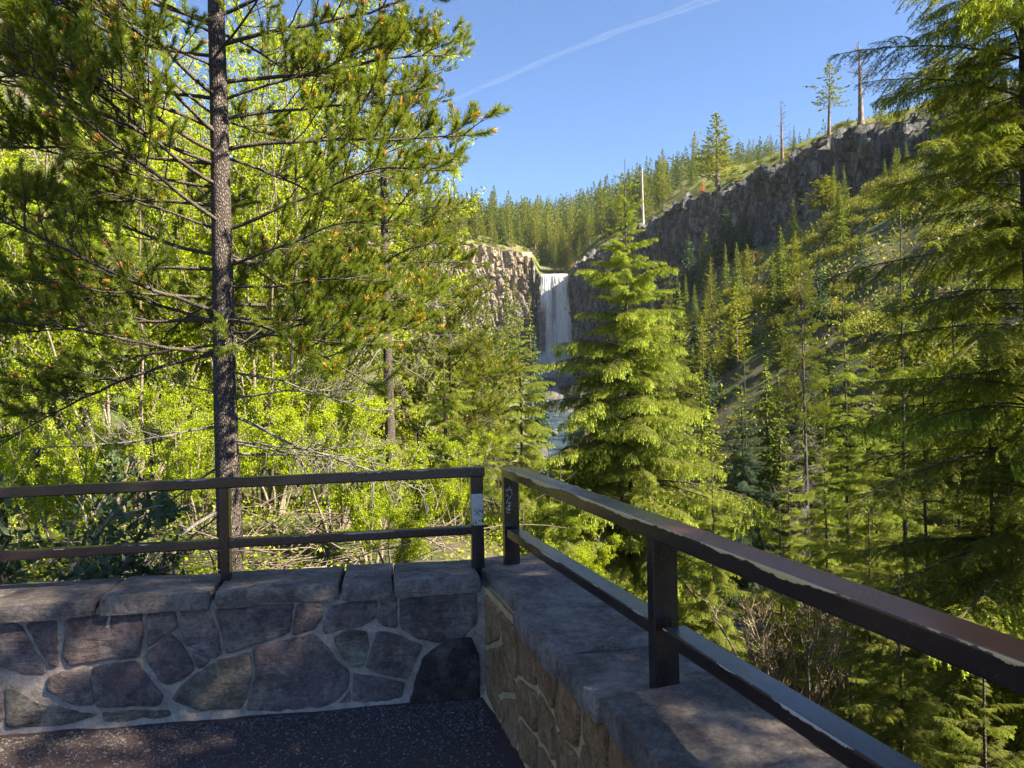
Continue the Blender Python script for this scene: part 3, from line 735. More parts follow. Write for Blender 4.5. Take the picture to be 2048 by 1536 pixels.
# more of the wall to the left, beyond the frame
def voronoi(seeds, rect):
    out = []
    for i, s in enumerate(seeds):
        poly = [np.array(q, float) for q in ((rect[0], rect[1]), (rect[2], rect[1]), (rect[2], rect[3]), (rect[0], rect[3]))]
        for j, t in enumerate(seeds):
            if i == j: continue
            m_ = (s + t) / 2; n_ = t - s; new = []
            for a_, b_ in zip(poly, poly[1:] + poly[:1]):
                da, db = (a_ - m_) @ n_, (b_ - m_) @ n_
                if da <= 0: new.append(a_)
                if da * db < 0: new.append(a_ + (b_ - a_) * da / (da - db))
            poly = new
            if len(poly) < 3: break
        if len(poly) >= 3: out.append(np.array(poly))
    return out
vr = np.random.default_rng(8)
def seeds_in(x0, x1, nx, nz, jit=0.32):
    return [np.array([x0 + (x1 - x0) * (i + 0.5 + vr.uniform(-jit, jit) + (0.5 if j % 2 else 0)) / nx, -0.05 + 0.60 * (j + 0.5 + vr.uniform(-jit, jit)) / nz]) for i in range(nx) for j in range(nz)]
for k, poly in enumerate(voronoi(seeds_in(-7.4, -2.62, 15, 3), (-7.4, -0.04, -2.62, CAPZ - 0.075))):
    o = stone_from_poly(poly, A, LD, LN, M['wall_stone'], lw, 300 + k, 0.014, gap=0.014); o.location = Vector(o.location) - Vector(A)
# capstones of the left wall: joints read off the photograph
js = []
for cx_ in (-700, 395, 866, 1396, 1612):
    w_ = on_plane(cx_ / 2.048, 900 + 600 / 2.048, A + LN * 0.03, LN) - A; js.append(w_ @ LD)
js = [-7.5, -5.9, -4.6, -3.5] + js[1:] + [-0.015]
hts = [0.082, 0.09, 0.085, 0.08, 0.085, 0.085, 0.088, 0.085]
for k, (s0, s1) in enumerate(zip(js[:-1], js[1:])):
    proud = 0.035 + 0.012 * math.sin(k * 2.3)
    o = rough_block('capstone', A + LD * (s0 + 0.004) + LN * proud + ZV * (CAPZ - hts[k]), LD, -LN, ZV, s1 - s0 - 0.008, 0.40 + proud, hts[k] - 0.004 * (k % 2), M['cap_stone'], lw, 60 + k)
    o.location = Vector(o.location) - Vector(A)
# right wall
rw = thing('stone_wall', 'low brown stone wall with broad flat capstones running from the corner towards the camera', 'stone wall', A)
wall_core('mortar_bed', A, RD, RN, -0.42, 7.0, M['mortar_warm'], rw, -3.2)
seeds = []
for j, (zc, n_, o_) in enumerate(((0.08, 22, 0.0), (0.27, 26, 0.1), (0.46, 24, 0.04))):
    for i in range(n_): seeds.append(np.array([6.6 * (i + 0.5) / n_ + o_ + vr.uniform(-0.09, 0.09), zc + vr.uniform(-0.07, 0.07)]))
for k, poly in enumerate(voronoi(seeds, (0.03, -0.04, 6.8, CAPZ - 0.075))):
    o = stone_from_poly(poly, A, RD, RN, M['brown_stone'], rw, 500 + k, 0.016, gap=0.024); o.location = Vector(o.location) - Vector(A)
cj = [-0.42, 0.68, 1.24, 1.66, 2.35, 3.1, 4.0, 5.2, 6.6]
for k, (s0, s1) in enumerate(zip(cj[:-1], cj[1:])):
    pr = 0.03 + 0.012 * math.sin(k * 1.7)
    if k == 0: pr = 0.0; 
    org = A + RD * (s0 + 0.006) + RN * (0.03 if k else -0.02) + ZV * (CAPZ - 0.085)
    o = rough_block('capstone', org, RD, -RN, ZV, s1 - s0 - 0.012, 0.41 + (0.03 if k else -0.02), 0.085 + 0.006 * (k % 2), M['cap_stone'], rw, 90 + k, 0.015)
    o.location = Vector(o.location) - Vector(A)
    if k: 
        # inner lip of the caps is the brown rock
        pass

# railings
def beam(name, p0, p1, up, wz, wy, mat, parent, origin, r=0.006):
    """a square steel tube from p0 to p1 (centre of its top face), with small rounded corners and a wear attribute near the front upper edge"""
    p0, p1 = np.asarray(p0, float), np.asarray(p1, float)
    L = np.linalg.norm(p1 - p0); x = (p1 - p0) / L
    y = nrm(np.cross(up, x)); z = np.cross(x, y)
    hw = wy / 2
    sec = []
    for cy_, cz_, a0_ in ((hw - r, -r, 0), (-hw + r, -r, 90), (-hw + r, -wz + r, 180), (hw - r, -wz + r, 270)):
        for t in range(4):
            a = RAD(a0_ + t * 30); sec.append((cy_ + r * math.cos(a), cz_ + r * math.sin(a)))
    # extra loops on the faces so that wear can be graded
    sec2 = []
    for i, s in enumerate(sec):
        t = sec[(i + 1) % len(sec)]; sec2.append(s)
        if math.dist(s, t) > 0.02:
            for f_ in (0.2, 0.4, 0.6, 0.8): sec2.append((s[0] + (t[0] - s[0]) * f_, s[1] + (t[1] - s[1]) * f_))
    n_ = max(2, int(L / 0.25)); k = len(sec2)
    V, W = [], []
    for i in range(n_ + 1):
        for (a, c_) in sec2:
            V.append((L * i / n_, a, c_))
    V = np.array(V)
    mb = MB(); ii = np.arange(n_)[:, None] * k; jj = np.arange(k)[None]; j2 = (jj + 1) % k
    mb.add(V, np.stack([ii + jj, ii + k + jj, ii + k + j2, ii + j2], -1).reshape(-1, 4)[:, ::-1])
    e0 = len(V) - k
    mb.f.append((np.array([[0, i + 1, i] for i in range(1, k - 1)]), 0)); mb.f.append((np.array([[e0, e0 + i, e0 + i + 1] for i in range(1, k - 1)]), 0))
    me = mb.mesh(name, [mat], False)
    side = -hw
    dist = np.hypot(np.minimum(V[:, 1] - side, 0.5), V[:, 2])
    onfront = V[:, 1] < side + 0.0035
    wear = np.where(onfront, 1 - np.clip(-V[:, 2] / wz, 0, 1) * 0.9, 0.25)
    aw = me.attributes.new('wear', 'FLOAT', 'POINT'); aw.data.foreach_set('value', wear.astype(np.float32))
    o = link(name, me, parent)
    mw = Matrix(((x[0], y[0], z[0], p0[0] - origin[0]), (x[1], y[1], z[1], p0[1] - origin[1]), (x[2], y[2], z[2], p0[2] - origin[2]), (0, 0, 0, 1)))
    o.matrix_local = mw
    return o
# left railing, on a vertical plane 0.25 m behind the wall face
LP0 = A - LN * 0.225
def lp(px, py, off=0.0): return on_plane(px, py, LP0 + LN * off, LN)
lr = thing('metal_railing', 'dark brown steel railing on the left wall, its end post carrying a worn pale sticker', 'railing', LP0)
O = LP0
hwid = 0.034
t1 = lp(969, 934.5, hwid) - LN * hwid; t0 = lp(0, 976.5, hwid) - LN * hwid
tdir = (t1 - t0) / np.linalg.norm(t1 - t0); t0 = t0 - tdir * 4.2
beam('top_rail', t0, t1, ZV, 0.052, 0.07, M['paint'], lr, O)
l1 = lp(944, 1053, hwid) - LN * hwid; l0 = lp(0, 1105, hwid) - LN * hwid
ldir = (l1 - l0) / np.linalg.norm(l1 - l0); l0 = l0 - ldir * 4.2
# a post stands between the two stretches of lower rail
mp = lp(450, 1152, hwid) - LN * hwid
def vpost(center_bottom_px, wx, wy, zt, name='post', off=0.0, railing=None, D=LD, P=None, mat='paint_post', z0=None):
    return None
ep = lp(961, 1130, hwid) - LN * hwid
def post(p, ud, wx, wy, zlow, zt, parent, origin):
    # ud: along the wall; section wx along the wall and wy across it
    return beam('post', np.array([p[0], p[1], zlow]) + np.array([0, 0, 0.0]) - 0 * ud, np.array([p[0], p[1], zt]), ud, wx, wy, M['paint_post'], parent, origin, 0.004)
def zon(p0, p1, q):
    t = ((q - p0) @ (p1 - p0)) / ((p1 - p0) @ (p1 - p0)); return (p0 + (p1 - p0) * t)[2]
W_ = 0.046
post(ep + LD * (W_ / 2), LD, W_ + 0.022, 0.072, CAPZ - 0.03, zon(t0, t1, ep) - 0.051, lr, O)
post(mp + LD * (W_ / 2), LD, W_, 0.068, CAPZ - 0.03, zon(t0, t1, mp) - 0.051, lr, O)
post(mp + LD * (W_ / 2) - LD * 2.1, LD, W_, 0.068, CAPZ - 0.03, zon(t0, t1, mp - LD * 2.1) - 0.051, lr, O)
for (qa, qb) in ((ep - LD * 0.046, mp + LD * 0.0235), (mp - LD * 0.0235, mp - LD * 2.1 + LD * 0.0235), (mp - LD * 2.1 - LD * 0.0235, mp - LD * 4.2)):
    pa = np.array([qa[0], qa[1], zon(l0, l1, qa)]); pb = np.array([qb[0], qb[1], zon(l0, l1, qb)])
    beam('lower_rail', pb, pa, ZV, 0.045, 0.066, M['paint'], lr, O)
# sticker on the end post
fo = hwid + 0.004
c_ = (on_plane(957.5, 1019, LP0 + LN * fo, LN))
sa, sb = on_plane(946, 1019, LP0 + LN * fo, LN), on_plane(970, 1019, LP0 + LN * fo, LN)
hs = (on_plane(957.5, 988, LP0 + LN * fo, LN)[2] - on_plane(957.5, 1051, LP0 + LN * fo, LN)[2]) / 2
mb = MB(); cc = ep + LD * (-0.011 + 0.0) + LN * 0.0375; cc = np.array([cc[0], cc[1], c_[2]])
mb.box((0, 0, 0), LD * 0.032, LN * 0.0012, ZV * hs)
st_ = link('sticker', mb.mesh('sticker', [M['sticker']]), lr, loc=cc - O); st_['label'] = 'worn pale paper sticker with black print'

# right railing, down the middle of the right wall
RP0 = A - RN * 0.205
rl = thing('metal_railing', 'dark brown steel railing along the right wall, cream undercoat showing where its paint has worn', 'railing', RP0)
O2 = RP0
def rp(px, py, off): return on_plane(px, py, RP0 + RN * off, RN)
tw = 0.10
ta = rp(1003, 934, tw / 2) - RN * tw / 2
tb = rp(1500, 1121, tw / 2) - RN * tw / 2
rd2 = (tb - ta) / np.linalg.norm(tb - ta); tend = ta + rd2 * 6.2
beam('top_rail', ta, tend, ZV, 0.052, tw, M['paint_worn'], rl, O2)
p1_ = A - RN * 0.205 + RD * (-0.20 - 0.0); p2_ = A - RN * 0.205 + RD * 1.66
def pp_(px, py):
    d = ray(px, py); return EYE + d * ((CAPZ - EYE[2]) / d[2])
q1 = pp_(1022, 1131); q2 = pp_(1338, 1388)
s1_ = (q1 - A) @ RD; s2_ = (q2 - A) @ RD
p1_ = RP0 + RD * s1_; p2_ = RP0 + RD * s2_
posts = [p1_, p2_, p2_ + RD * (s2_ - s1_), p2_ + RD * 2 * (s2_ - s1_)]
for q in posts:
    post(q - RD * 0.025, -RD * -1, 0.050, 0.085, CAPZ - 0.03, zon(ta, tend, q) - 0.051, rl, O2)
la = rp(1012, 1057, 0.04) - RN * 0.04; lb = rp(1300, 1240, 0.04) - RN * 0.04
for i in range(3):
    qa, qb = posts[i] + RD * 0.026, posts[i + 1] - RD * 0.026
    pa = np.array([qa[0], qa[1], zon(la, lb, qa)]); pb = np.array([qb[0], qb[1], zon(la, lb, qb)])
    beam('lower_rail', pa, pb, ZV, 0.046, 0.082, M['paint'], rl, O2)
# scratched marks down the first post
pf = posts[0] + RD * 0.0275
strokes = [[(595, 412), (635, 335), (666, 437)], [(582, 388), (665, 380)], [(585, 470), (606, 430), (634, 500), (656, 450)], [(616, 503), (590, 556), (664, 540)], [(632, 540), (634, 600)], [(604, 586), (654, 580)],
           [(583, 632), (622, 590), (644, 618), (602, 640)], [(612, 618), (648, 640), (600, 652), (596, 672), (622, 682), (646, 670)]]
mb = MB()
for stq in strokes:
    pts = np.array([on_plane(920 + x_ / 6.4, 920 + y_ / 6.4, pf, RD) for x_, y_ in stq])
    pts = pts + RD * 0.001
    q = [pts[0]]
    for a_, b_ in zip(pts[:-1], pts[1:]):
        q += [a_ + (b_ - a_) * t for t in (0.33, 0.66, 1.0)]
    mb.tube(np.array(q) - O2, 0.0013, 5)
sc_ = link('scratched_letters', mb.mesh('scratched_letters', [M['scratch']]), rl)

# gravel washed against the wall foot
gr = np.random.default_rng(4); n_ = 20000
s = gr.uniform(-3.2, 0.0, n_); dd = gr.exponential(0.42, n_) + 0.05
pos = A + s[:, None] * LD + dd[:, None] * LN; ok = (pos[:, 0] - (A[0] + (4 - pos[:, 1]) * 0.275) < -0.05) & (pos[:, 1] > 1.4)
pos = pos[ok]; n_ = len(pos); pos[:, 2] = 0.012 * fbm(pos[:, 0] * 1.7, pos[:, 1] * 1.7, 0, 9) + 0.002
r_ = 0.0025 + 0.009 * gr.random(n_) ** 2.6
u0 = nrm(gr.normal(size=(n_, 4, 3))) * r_[:, None, None]; u0[:, :, 2] *= 0.6
T = pos[:, None] + u0
mb = MB()
mb.add(T.reshape(-1, 3), (np.arange(n_)[:, None, None] * 4 + np.array([[0, 1, 2], [0, 3, 1], [0, 2, 3], [1, 3, 2]])).reshape(-1, 3))
tag(link('gravel', mb.mesh('gravel', [M['gravel']])), kind='stuff')

# ------------------------------------------------------------------ plants: building blocks
def perp(d, r):
    v_ = r.normal(size=d.shape); v_ = v_ - (v_ * d).sum(-1, keepdims=True) * d
    return nrm(v_)
def needles(mb, base, tang, n_per_m, length, width, ang, r, mat, seg_len, up_bias=0.0):
    """base,tang: (n,3) sample positions and twig directions"""
    ra = perp(tang, r)
    if up_bias: ra = nrm(ra + np.array([0, 0, up_bias]))
    a = ang + r.normal(size=len(base)) * 0.18
    d = nrm(tang * np.cos(a)[:, None] + ra * np.sin(a)[:, None])
    L = length * r.uniform(0.75, 1.15, len(base))
    sd_ = nrm(np.cross(d, r.normal(size=d.shape)))
    w = width / 2
    mb.tris(np.stack([base - sd_ * w, base + sd_ * w, base + d * L[:, None]], 1), mat)
def along(path, n, r, t0=0.0, t1=1.0):
    path = np.asarray(path); m = len(path) - 1
    t = r.uniform(t0, t1, n) * m; i = np.minimum(t.astype(int), m - 1); f = (t - i)[:, None]
    p = path[i] * (1 - f) + path[i + 1] * f
    return p, nrm(path[i + 1] - path[i])
def curve(p0, d0, L, n, r, bend=(0, 0, 0), wob=0.0):
    pts = [np.asarray(p0, float)]; d = nrm(d0)
    for i in range(n):
        d = nrm(d + np.asarray(bend) / n + r.normal(size=3) * wob)
        pts.append(pts[-1] + d * L / n)
    return np.array(pts)

def pine_branch(seed, L=2.0, green=True, dens=1.0):
    """limb with upturned twigs that end in bottlebrushes of long needles and orange buds. Returns wood and needle meshes."""
    r = np.random.default_rng(seed); wood = MB(); gm = MB()
    limb = curve((0, 0, 0), (1, 0, 0.12), L, 14, r, (0, r.uniform(-0.45, 0.45), r.uniform(-0.15, 0.2)), 0.08)
    rad = np.linspace(0.017, 0.004, 15) * (L / 2.0)
    wood.tube(limb, rad, 6)
    twigs = []
    nt = 16
    for k in range(nt):
        t = 0.26 + 0.72 * k / nt + r.uniform(-0.02, 0.02)
        p, d = along(limb, 1, r, t, t + 0.001); side = 1 if k % 2 else -1
        out = nrm(d[0] * r.uniform(0.5, 1.0) + np.array([0, side * r.uniform(0.6, 1.1), r.uniform(-0.15, 0.45)]))
        ln = (0.62 - 0.38 * t) * L * 0.55 * r.uniform(0.7, 1.2)
        tw = curve(p[0], out, ln, 8, r, (0, 0, 0.6), 0.11); twigs.append(tw)
        wood.tube(tw, np.linspace(0.006, 0.0028, 9) * (L / 2) ** 0.5, 4)
        if ln > 0.28:
            for j in range(3):
                p, d = along(tw, 1, r, 0.3 + 0.2 * j, 0.31 + 0.2 * j)
                o2 = nrm(d[0] + perp(d, r)[0] * r.uniform(0.7, 1.1) + np.array([0, 0, 0.2]))
                t2 = curve(p[0], o2, ln * r.uniform(0.35, 0.6), 6, r, (0, 0, 0.8), 0.1); twigs.append(t2)
                wood.tube(t2, np.linspace(0.004, 0.0025, 7), 4)
    twigs.append(limb[-5:])
    if green:
        for tw in twigs:
            ln = np.linalg.norm(np.diff(tw, axis=0), axis=1).sum()
            br_ = min(ln * 0.8, r.uniform(0.09, 0.17)); n_ = int(br_ * 1250 * dens)
            p, d = along(tw, n_, r, 1 - br_ / ln, 1.0)
            needles(gm, p, d, 0, 0.060, 0.0046, 0.85, r, 0, 0)
            # the terminal tuft
            m_ = int(50 * dens); p = np.repeat(tw[-1:], m_, 0); d = np.repeat(nrm(tw[-1:] - tw[-2:-1]), m_, 0)
            needles(gm, p, d, 0, 0.064, 0.0040, 0.55, r, 0, 0)
            if r.random() < 0.22:
                dt = nrm(tw[-1] - tw[-2])
                for q in range(r.integers(3, 8)):
                    off = r.normal(size=3) * 0.010; h = r.uniform(0.020, 0.040)
                    gm.tube([tw[-1] + off, tw[-1] + off + (dt + off * 18) * h * 0.5, tw[-1] + off + (dt + off * 18) * h], [0.004, 0.0065, 0.002], 5, 1)
    wm = wood.mesh('branch', [M['limb'] if green else M['dead_limb']], True)
    nm = gm.mesh('needles', [M['pine_needle'], M['bud']]) if green else None
    return wm, nm

def fir_branch(seed, L=2.2, needle_len=0.032, dens=0.85, mats=('fir_needle', 'fir_tip'), tips=True, width=0.0095):
    """flat drooping spray: rachis, side twigs, short twiglets, each clothed in short needles, pale new growth at the ends"""
    r = np.random.default_rng(seed); wood = MB(); gm = MB()
    rach = curve((0, 0, 0), (1, 0, 0.30), L, 16, r, (0, r.uniform(-0.12, 0.12), -0.62), 0.025)
    wood.tube(rach, np.linspace(0.016, 0.003, 17) * L / 2.2, 5)
    segs = [(rach, 0.35, 1.0)]
    n1 = 22
    for k in range(n1):
        t = 0.13 + 0.85 * k / n1
        for side in (-1, 1):
            if r.random() < 0.14: continue
            tt = min(t + r.uniform(-0.015, 0.02), 0.985)
            p, d = along(rach, 1, r, tt, tt + 0.001)
            yv = nrm(np.cross([0, 0, 1.0], d[0]))
            out = nrm(d[0] * r.uniform(0.6, 1.0) + side * yv * r.uniform(0.6, 1.1) + np.array([0, 0, r.uniform(-0.35, 0.15)]))
            ln = L * (0.33 * (1 - t) ** 0.75 + 0.055) * r.uniform(0.55, 1.3) * (1 if t > 0.3 else 0.55 + t)
            tw = curve(p[0], out, ln, 7, r, (0, 0, -0.95), 0.11)
            if ln > 0.25: wood.tube(tw, np.linspace(0.004, 0.0015, 8), 3)
            segs.append((tw, 0.05, 1.0))
            m2 = int(ln / 0.075)
            for j in range(m2):
                u = 0.12 + 0.8 * j / max(m2, 1)
                for s2 in (-1, 1):
                    p2, d2 = along(tw, 1, r, u, u + 0.001)
                    y2 = nrm(np.cross([0, 0, 1.0], d2[0]))
                    o2 = nrm(d2[0] * 0.85 + s2 * y2 * 0.8 + np.array([0, 0, -0.10]))
                    l2 = (ln * 0.38 * (1 - u) + 0.035) * r.uniform(0.5, 1.4)
                    segs.append((curve(p2[0], o2, l2, 3, r, (0, 0, -0.8), 0.12), 0.0, 1.0))
    for tw, a0_, a1_ in segs:
        ln = np.linalg.norm(np.diff(tw, axis=0), axis=1).sum()
        n_ = max(5, int(ln * 190 * dens))
        p, d = along(tw, n_, r, a0_, a1_)
        rr_ = perp(d, r); rr_[:, 2] = np.abs(rr_[:, 2]) * 0.5 + 0.05
        yy = nrm(np.cross(d, np.array([0, 0, 1.0]))) * np.sign(r.normal(size=(n_, 1)))
        rad_ = nrm(yy + rr_ * 0.55)
        a = 0.95 + r.normal(size=n_) * 0.2
        dd_ = nrm(d * np.cos(a)[:, None] + rad_ * np.sin(a)[:, None])
        Ln = needle_len * r.uniform(0.7, 1.2, n_)
        sd_ = nrm(np.cross(dd_, r.normal(size=dd_.shape) + np.array([0, 0, 1.5])))
        gm.tris(np.stack([p - sd_ * width / 2, p + sd_ * width / 2, p + dd_ * Ln[:, None]], 1), 0)
        if tips and r.random() < 0.85 and ln > 0.045:
            m_ = int(30 * dens); q = tw[-1] - nrm(tw[-1] - tw[-2]) * 0.01
            dt = nrm(tw[-1] - tw[-2] + np.array([0, 0, -0.55])); ln2 = r.uniform(0.03, 0.085)
            p = q + dt * (r.random(m_) * ln2)[:, None]; D_ = np.repeat(dt[None], m_, 0)
            needles(gm, p, D_, 0, 0.026, 0.011, 0.65, r, 1, 0)
    return wood.mesh('branch', [M['limb']], True), gm.mesh('needles', [M[mats[0]], M[mats[1]]])

PINE = [pine_branch(20 + k) for k in range(7)]
PINE_THIN = [pine_branch(40 + k, dens=0.55) for k in range(3)]
DEAD = [pine_branch(60 + k, green=False) for k in range(4)]
FIR = [fir_branch(80 + k) for k in range(7)]
FIR_DARK = [fir_branch(90 + k, needle_len=0.032, dens=1.2, tips=(k == 0), width=0.0055) for k in range(4)]
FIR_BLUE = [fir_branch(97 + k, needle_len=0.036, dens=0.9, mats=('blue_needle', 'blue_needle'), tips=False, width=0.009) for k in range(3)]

def trunk_mesh(H, r0, r1, seed, mat, lean=0.0, k=14, wob=0.02, n=28):
    r = np.random.default_rng(seed); z = np.linspace(0, H, n)
    x = np.cumsum(r.normal(size=n)) * wob * H / n; y = np.cumsum(r.normal(size=n)) * wob * H / n
    x = x - x[0] + lean * z
    rad = r0 + (r1 - r0) * (z / H) ** 0.9; rad[0] *= 1.25
    mb = MB(); path = np.stack([x, y - y[0], z], -1)
    mb.tube(path, rad, k); me = mb.mesh('trunk', [mat], True)
    return me, path
def put_branch(tree, pr, pos, az, el, sc, roll=0.0, dead=False):
    wm, nm = pr
    o = link('branch' if not dead else 'dead_branch', wm, tree, loc=pos, scale=float(sc))
    o.rotation_euler = Euler((roll, -el, az), 'XYZ')
    if nm is not None:
        c = link('needles', nm, o); c['kind'] = 'stuff'
    return o

def fir_tree(label, x, y, H, R, set_, seed, r0=0.11, group=None, tier=0.52, nb=6, name='fir_tree', zbase=None, top_sparse=0.25, zmin=0.08, droop=0.0, skip=None, maxz=None, shp=0.82):
    r = np.random.default_rng(seed); zb_ = gz(x, y) - 0.15 if zbase is None else zbase
    t = thing(name, label, 'tree', (x, y, zb_), group)
    me, path = trunk_mesh(H, r0, 0.008, seed, M['bark'], wob=0.015, k=10)
    link('trunk', me, t)
    z = H * zmin
    while z < H - 0.35:
        f = z / H
        ln = R * (1 - f) ** shp * r.uniform(0.8, 1.15) + 0.06
        n_ = nb if f < 0.85 else 4
        a0_ = r.uniform(0, 6.28)
        for k in range(n_):
            az = a0_ + k * 2 * math.pi / n_ + r.uniform(-0.3, 0.3)
            if skip and skip(z + zb_, az): continue
            el = -0.28 * (1 - f) + 0.38 * f ** 2 + r.uniform(-0.2, 0.2) * (1.1 - f) - droop
            px = np.interp(z, path[:, 2], path[:, 0]); py = np.interp(z, path[:, 2], path[:, 1])
            s = ln * r.uniform(0.60, 1.22) / 2.2
            put_branch(t, set_[r.integers(len(set_))], (px, py, z + r.uniform(-0.06, 0.06)), az, el, s, r.uniform(-0.2, 0.2))
        step = tier * (1.0 if f < 0.6 else 0.85) * r.uniform(0.85, 1.15)
        # small twigs between the whorls
        if f < 0.9:
            for k in range(7 if f < 0.7 else 4):
                az = r.uniform(0, 6.28); z2 = z + step * r.uniform(0.3, 0.7)
                if skip and skip(z2 + zb_, az): continue
                px = np.interp(z2, path[:, 2], path[:, 0]); py = np.interp(z2, path[:, 2], path[:, 1])
                put_branch(t, set_[r.integers(len(set_))], (px, py, z2), az, r.uniform(-0.2, 0.1), ln * r.uniform(0.35, 0.9 - 0.3 * f) / 2.2, r.uniform(-0.3, 0.3))
        z += step * (1.0 if f < 0.85 else 0.75)
    return t

def pine_tree(label, x, y, H, R, seed, r0=0.11, set_=None, zb_=None, nb=5, tier=0.42, first=0.2, dead_to=0.0, skip=None, r1=0.01, group=None, lean=0.0):
    r = np.random.default_rng(seed); set_ = set_ or PINE
    zb_ = gz(x, y) - 0.1 if zb_ is None else zb_
    t = thing('pine_tree', label, 'tree', (x, y, zb_), group)
    me, path = trunk_mesh(H, r0, r1, seed, M['bark'], wob=0.012, k=16, lean=lean)
    link('trunk', me, t)
    z = H * first
    while z < H - 0.15:
        f = z / H
        for k in range(nb):
            az = r.uniform(0, 6.28)
            if skip and skip(z + zb_, az, r): continue
            ln = R * (1 - f) ** 0.6 * r.uniform(0.7, 1.1) + 0.15
            px = np.interp(z, path[:, 2], path[:, 0]); py = np.interp(z, path[:, 2], path[:, 1])
            if z + zb_ < dead_to:
                put_branch(t, DEAD[r.integers(len(DEAD))], (px, py, z + r.uniform(-0.1, 0.1)), az, r.uniform(-0.5, 0.1), ln / 2.0 * r.uniform(0.4, 0.9), r.uniform(0, 6), True)
            else:
                put_branch(t, set_[r.integers(len(set_))], (px, py, z + r.uniform(-0.1, 0.1)), az, -0.12 + 0.35 * f + r.uniform(-0.2, 0.2), ln / 2.0, r.uniform(-0.5, 0.5))
        z += tier * r.uniform(0.8, 1.2)
    # leader
    put_branch(t, set_[0], path[-1] - [0, 0, 0.35], 0, 1.35, 0.28)
    return t

# ------------------------------------------------------------------ the near trees
def main_skip(z, az, r):
    # azimuth 0 is to the right, -pi/2 towards the camera: few limbs come straight at the camera
    a = (az + math.pi / 2 + math.pi) % (2 * math.pi) - math.pi
    if abs(a) < 0.75: return r.random() < 0.88
    return False
mx_, my_ = -2.33, 6.3
main = pine_tree('nearest pine, dark trunk rising behind the left railing post, orange buds on its long needles', mx_, my_, 9.6, 2.25, 7, 0.108, zb_=-0.25, nb=3, tier=0.40, first=0.10, dead_to=1.6, skip=main_skip, r1=0.03, lean=-0.004)
# limbs that the photograph shows plainly: row on the trunk, azimuth, length, which
r7 = np.random.default_rng(77)
for (py, az, L_m, el, kind) in ((542, 3.25, 2.1, 0.0, 'g'), (642, 3.05, 2.1, -0.02, 'g'), (238, 0.15, 1.9, 0.14, 'g'), (460, -0.1, 2.0, -0.02, 'g'), (532, -0.25, 1.6, -0.1, 'g'), (640, 0.05, 1.7, -0.08, 'g'), (165, 0.1, 2.2, 0.12, 'g'), (300, 0.2, 2.2, 0.15, 'g'), (90, -0.05, 2.2, 0.2, 'g'),
                                (795, 0.0, 1.3, 0.0, 'd'), (790, 3.3, 0.9, 0.05, 'd'), (850, 3.4, 1.4, -0.5, 'd'), (740, -0.3, 1.4, -0.4, 'd'), (880, -0.4, 1.3, -0.5, 'd'), (380, 3.2, 1.9, 0.12, 'g'), (460, 3.3, 1.5, -0.05, 'g'), (30, 0.0, 2.0, 0.2, 'g'), (575, -0.55, 1.5, -0.1, 'g'), (600, 3.6, 1.6, -0.1, 'g'), (650, 2.8, 1.9, -0.1, 'g'), (668, -0.3, 1.5, -0.15, 'g'), (690, 3.4, 1.7, -0.2, 'g'), (690, 0.3, 1.6, -0.1, 'g'), (610, 0.25, 2.0, -0.05, 'g'), (510, 2.9, 2.2, 0.0, 'g'), (330, 3.35, 2.2, 0.1, 'g'), (200, 3.3, 2.2, 0.1, 'g'), (50, 3.3, 2.3, 0.1, 'g')):
    z = at(455, py, my_)[2] + 0.25
    pr = PINE[r7.integers(7)] if kind == 'g' else DEAD[r7.integers(4)]
    put_branch(main, pr, (0, 0, z), az, el * 0.7 - 0.02, L_m / 2.0, r7.uniform(-0.3, 0.3), kind == 'd')
# a limb that reaches towards the camera at the upper left, its tufts in the sun
for (px, py, dep, az, sc) in ((330, 170, 5.9, 3.75, 0.85), (300, 60, 5.6, 3.7, 0.85), (360, 250, 6.0, 3.6, 0.7), (150, 120, 5.0, 3.7, 0.9), (60, 60, 4.9, 3.7, 0.9), (90, 200, 5.0, 3.7, 0.9), (40, 540, 5.3, 3.7, 0.8), (200, 330, 5.4, 3.6, 0.8)):
    p = at(px, py, dep) - np.array([mx_, my_, -0.25])
    root = np.array([0, 0, p[2] - 0.25])
    dv = p - root; az_ = math.atan2(dv[1], dv[0])
    put_branch(main, PINE[(px // 30) % 7], root, az_, 0.15, 1.05, 0.2)

pine_tree('slender brown-trunked pine among the willows, to the right of the nearest pine', at(782, 900, 13.5)[0], 13.5, 11.5, 2.3, 17, 0.10, set_=PINE, nb=5, tier=0.42, first=0.22, dead_to=2.6, r1=0.02)
pine_tree('young pine with loose pale green tufts between the brown-trunked pine and the falls', at(905, 900, 17.0)[0], 17.0, 6.6, 2.2, 27, 0.06, set_=PINE, nb=7, tier=0.42, first=0.1)
def px_tree(fn, label, px, top, dep, R, **kw):
    p = at(px, top, dep); x, y = p[0], p[1]
    zb_ = gz(x, y) - 0.15
    return fn(label, x, y, p[2] - zb_, R, **kw)
px_tree(fir_tree, 'tall bright fir with tiered drooping sprays, standing just right of the falls', 1250, 318, 20.0, 5.2, set_=FIR, seed=3, r0=0.125, tier=0.50, nb=8, shp=1.0)
px_tree(fir_tree, 'slim sunlit fir with a bare pale leader just left of the falls', 1037, 596, 27.0, 2.8, set_=FIR, seed=4, r0=0.10, tier=0.60, nb=5)
px_tree(pine_tree, 'yellow-green young pine between the small fir and the slim sunlit fir', 962, 668, 23.0, 1.7, seed=41, r0=0.07, nb=6, tier=0.38, first=0.08)
px_tree(fir_tree, 'bright young fir low on the slope just left of the left end post', 835, 850, 11.0, 1.1, set_=FIR, seed=42, r0=0.045, tier=0.34, nb=6)
px_tree(fir_tree, 'bushy fir under the slim sunlit fir, above the left end post', 985, 800, 19.0, 1.8, set_=FIR, seed=43, r0=0.06, tier=0.40, nb=6)
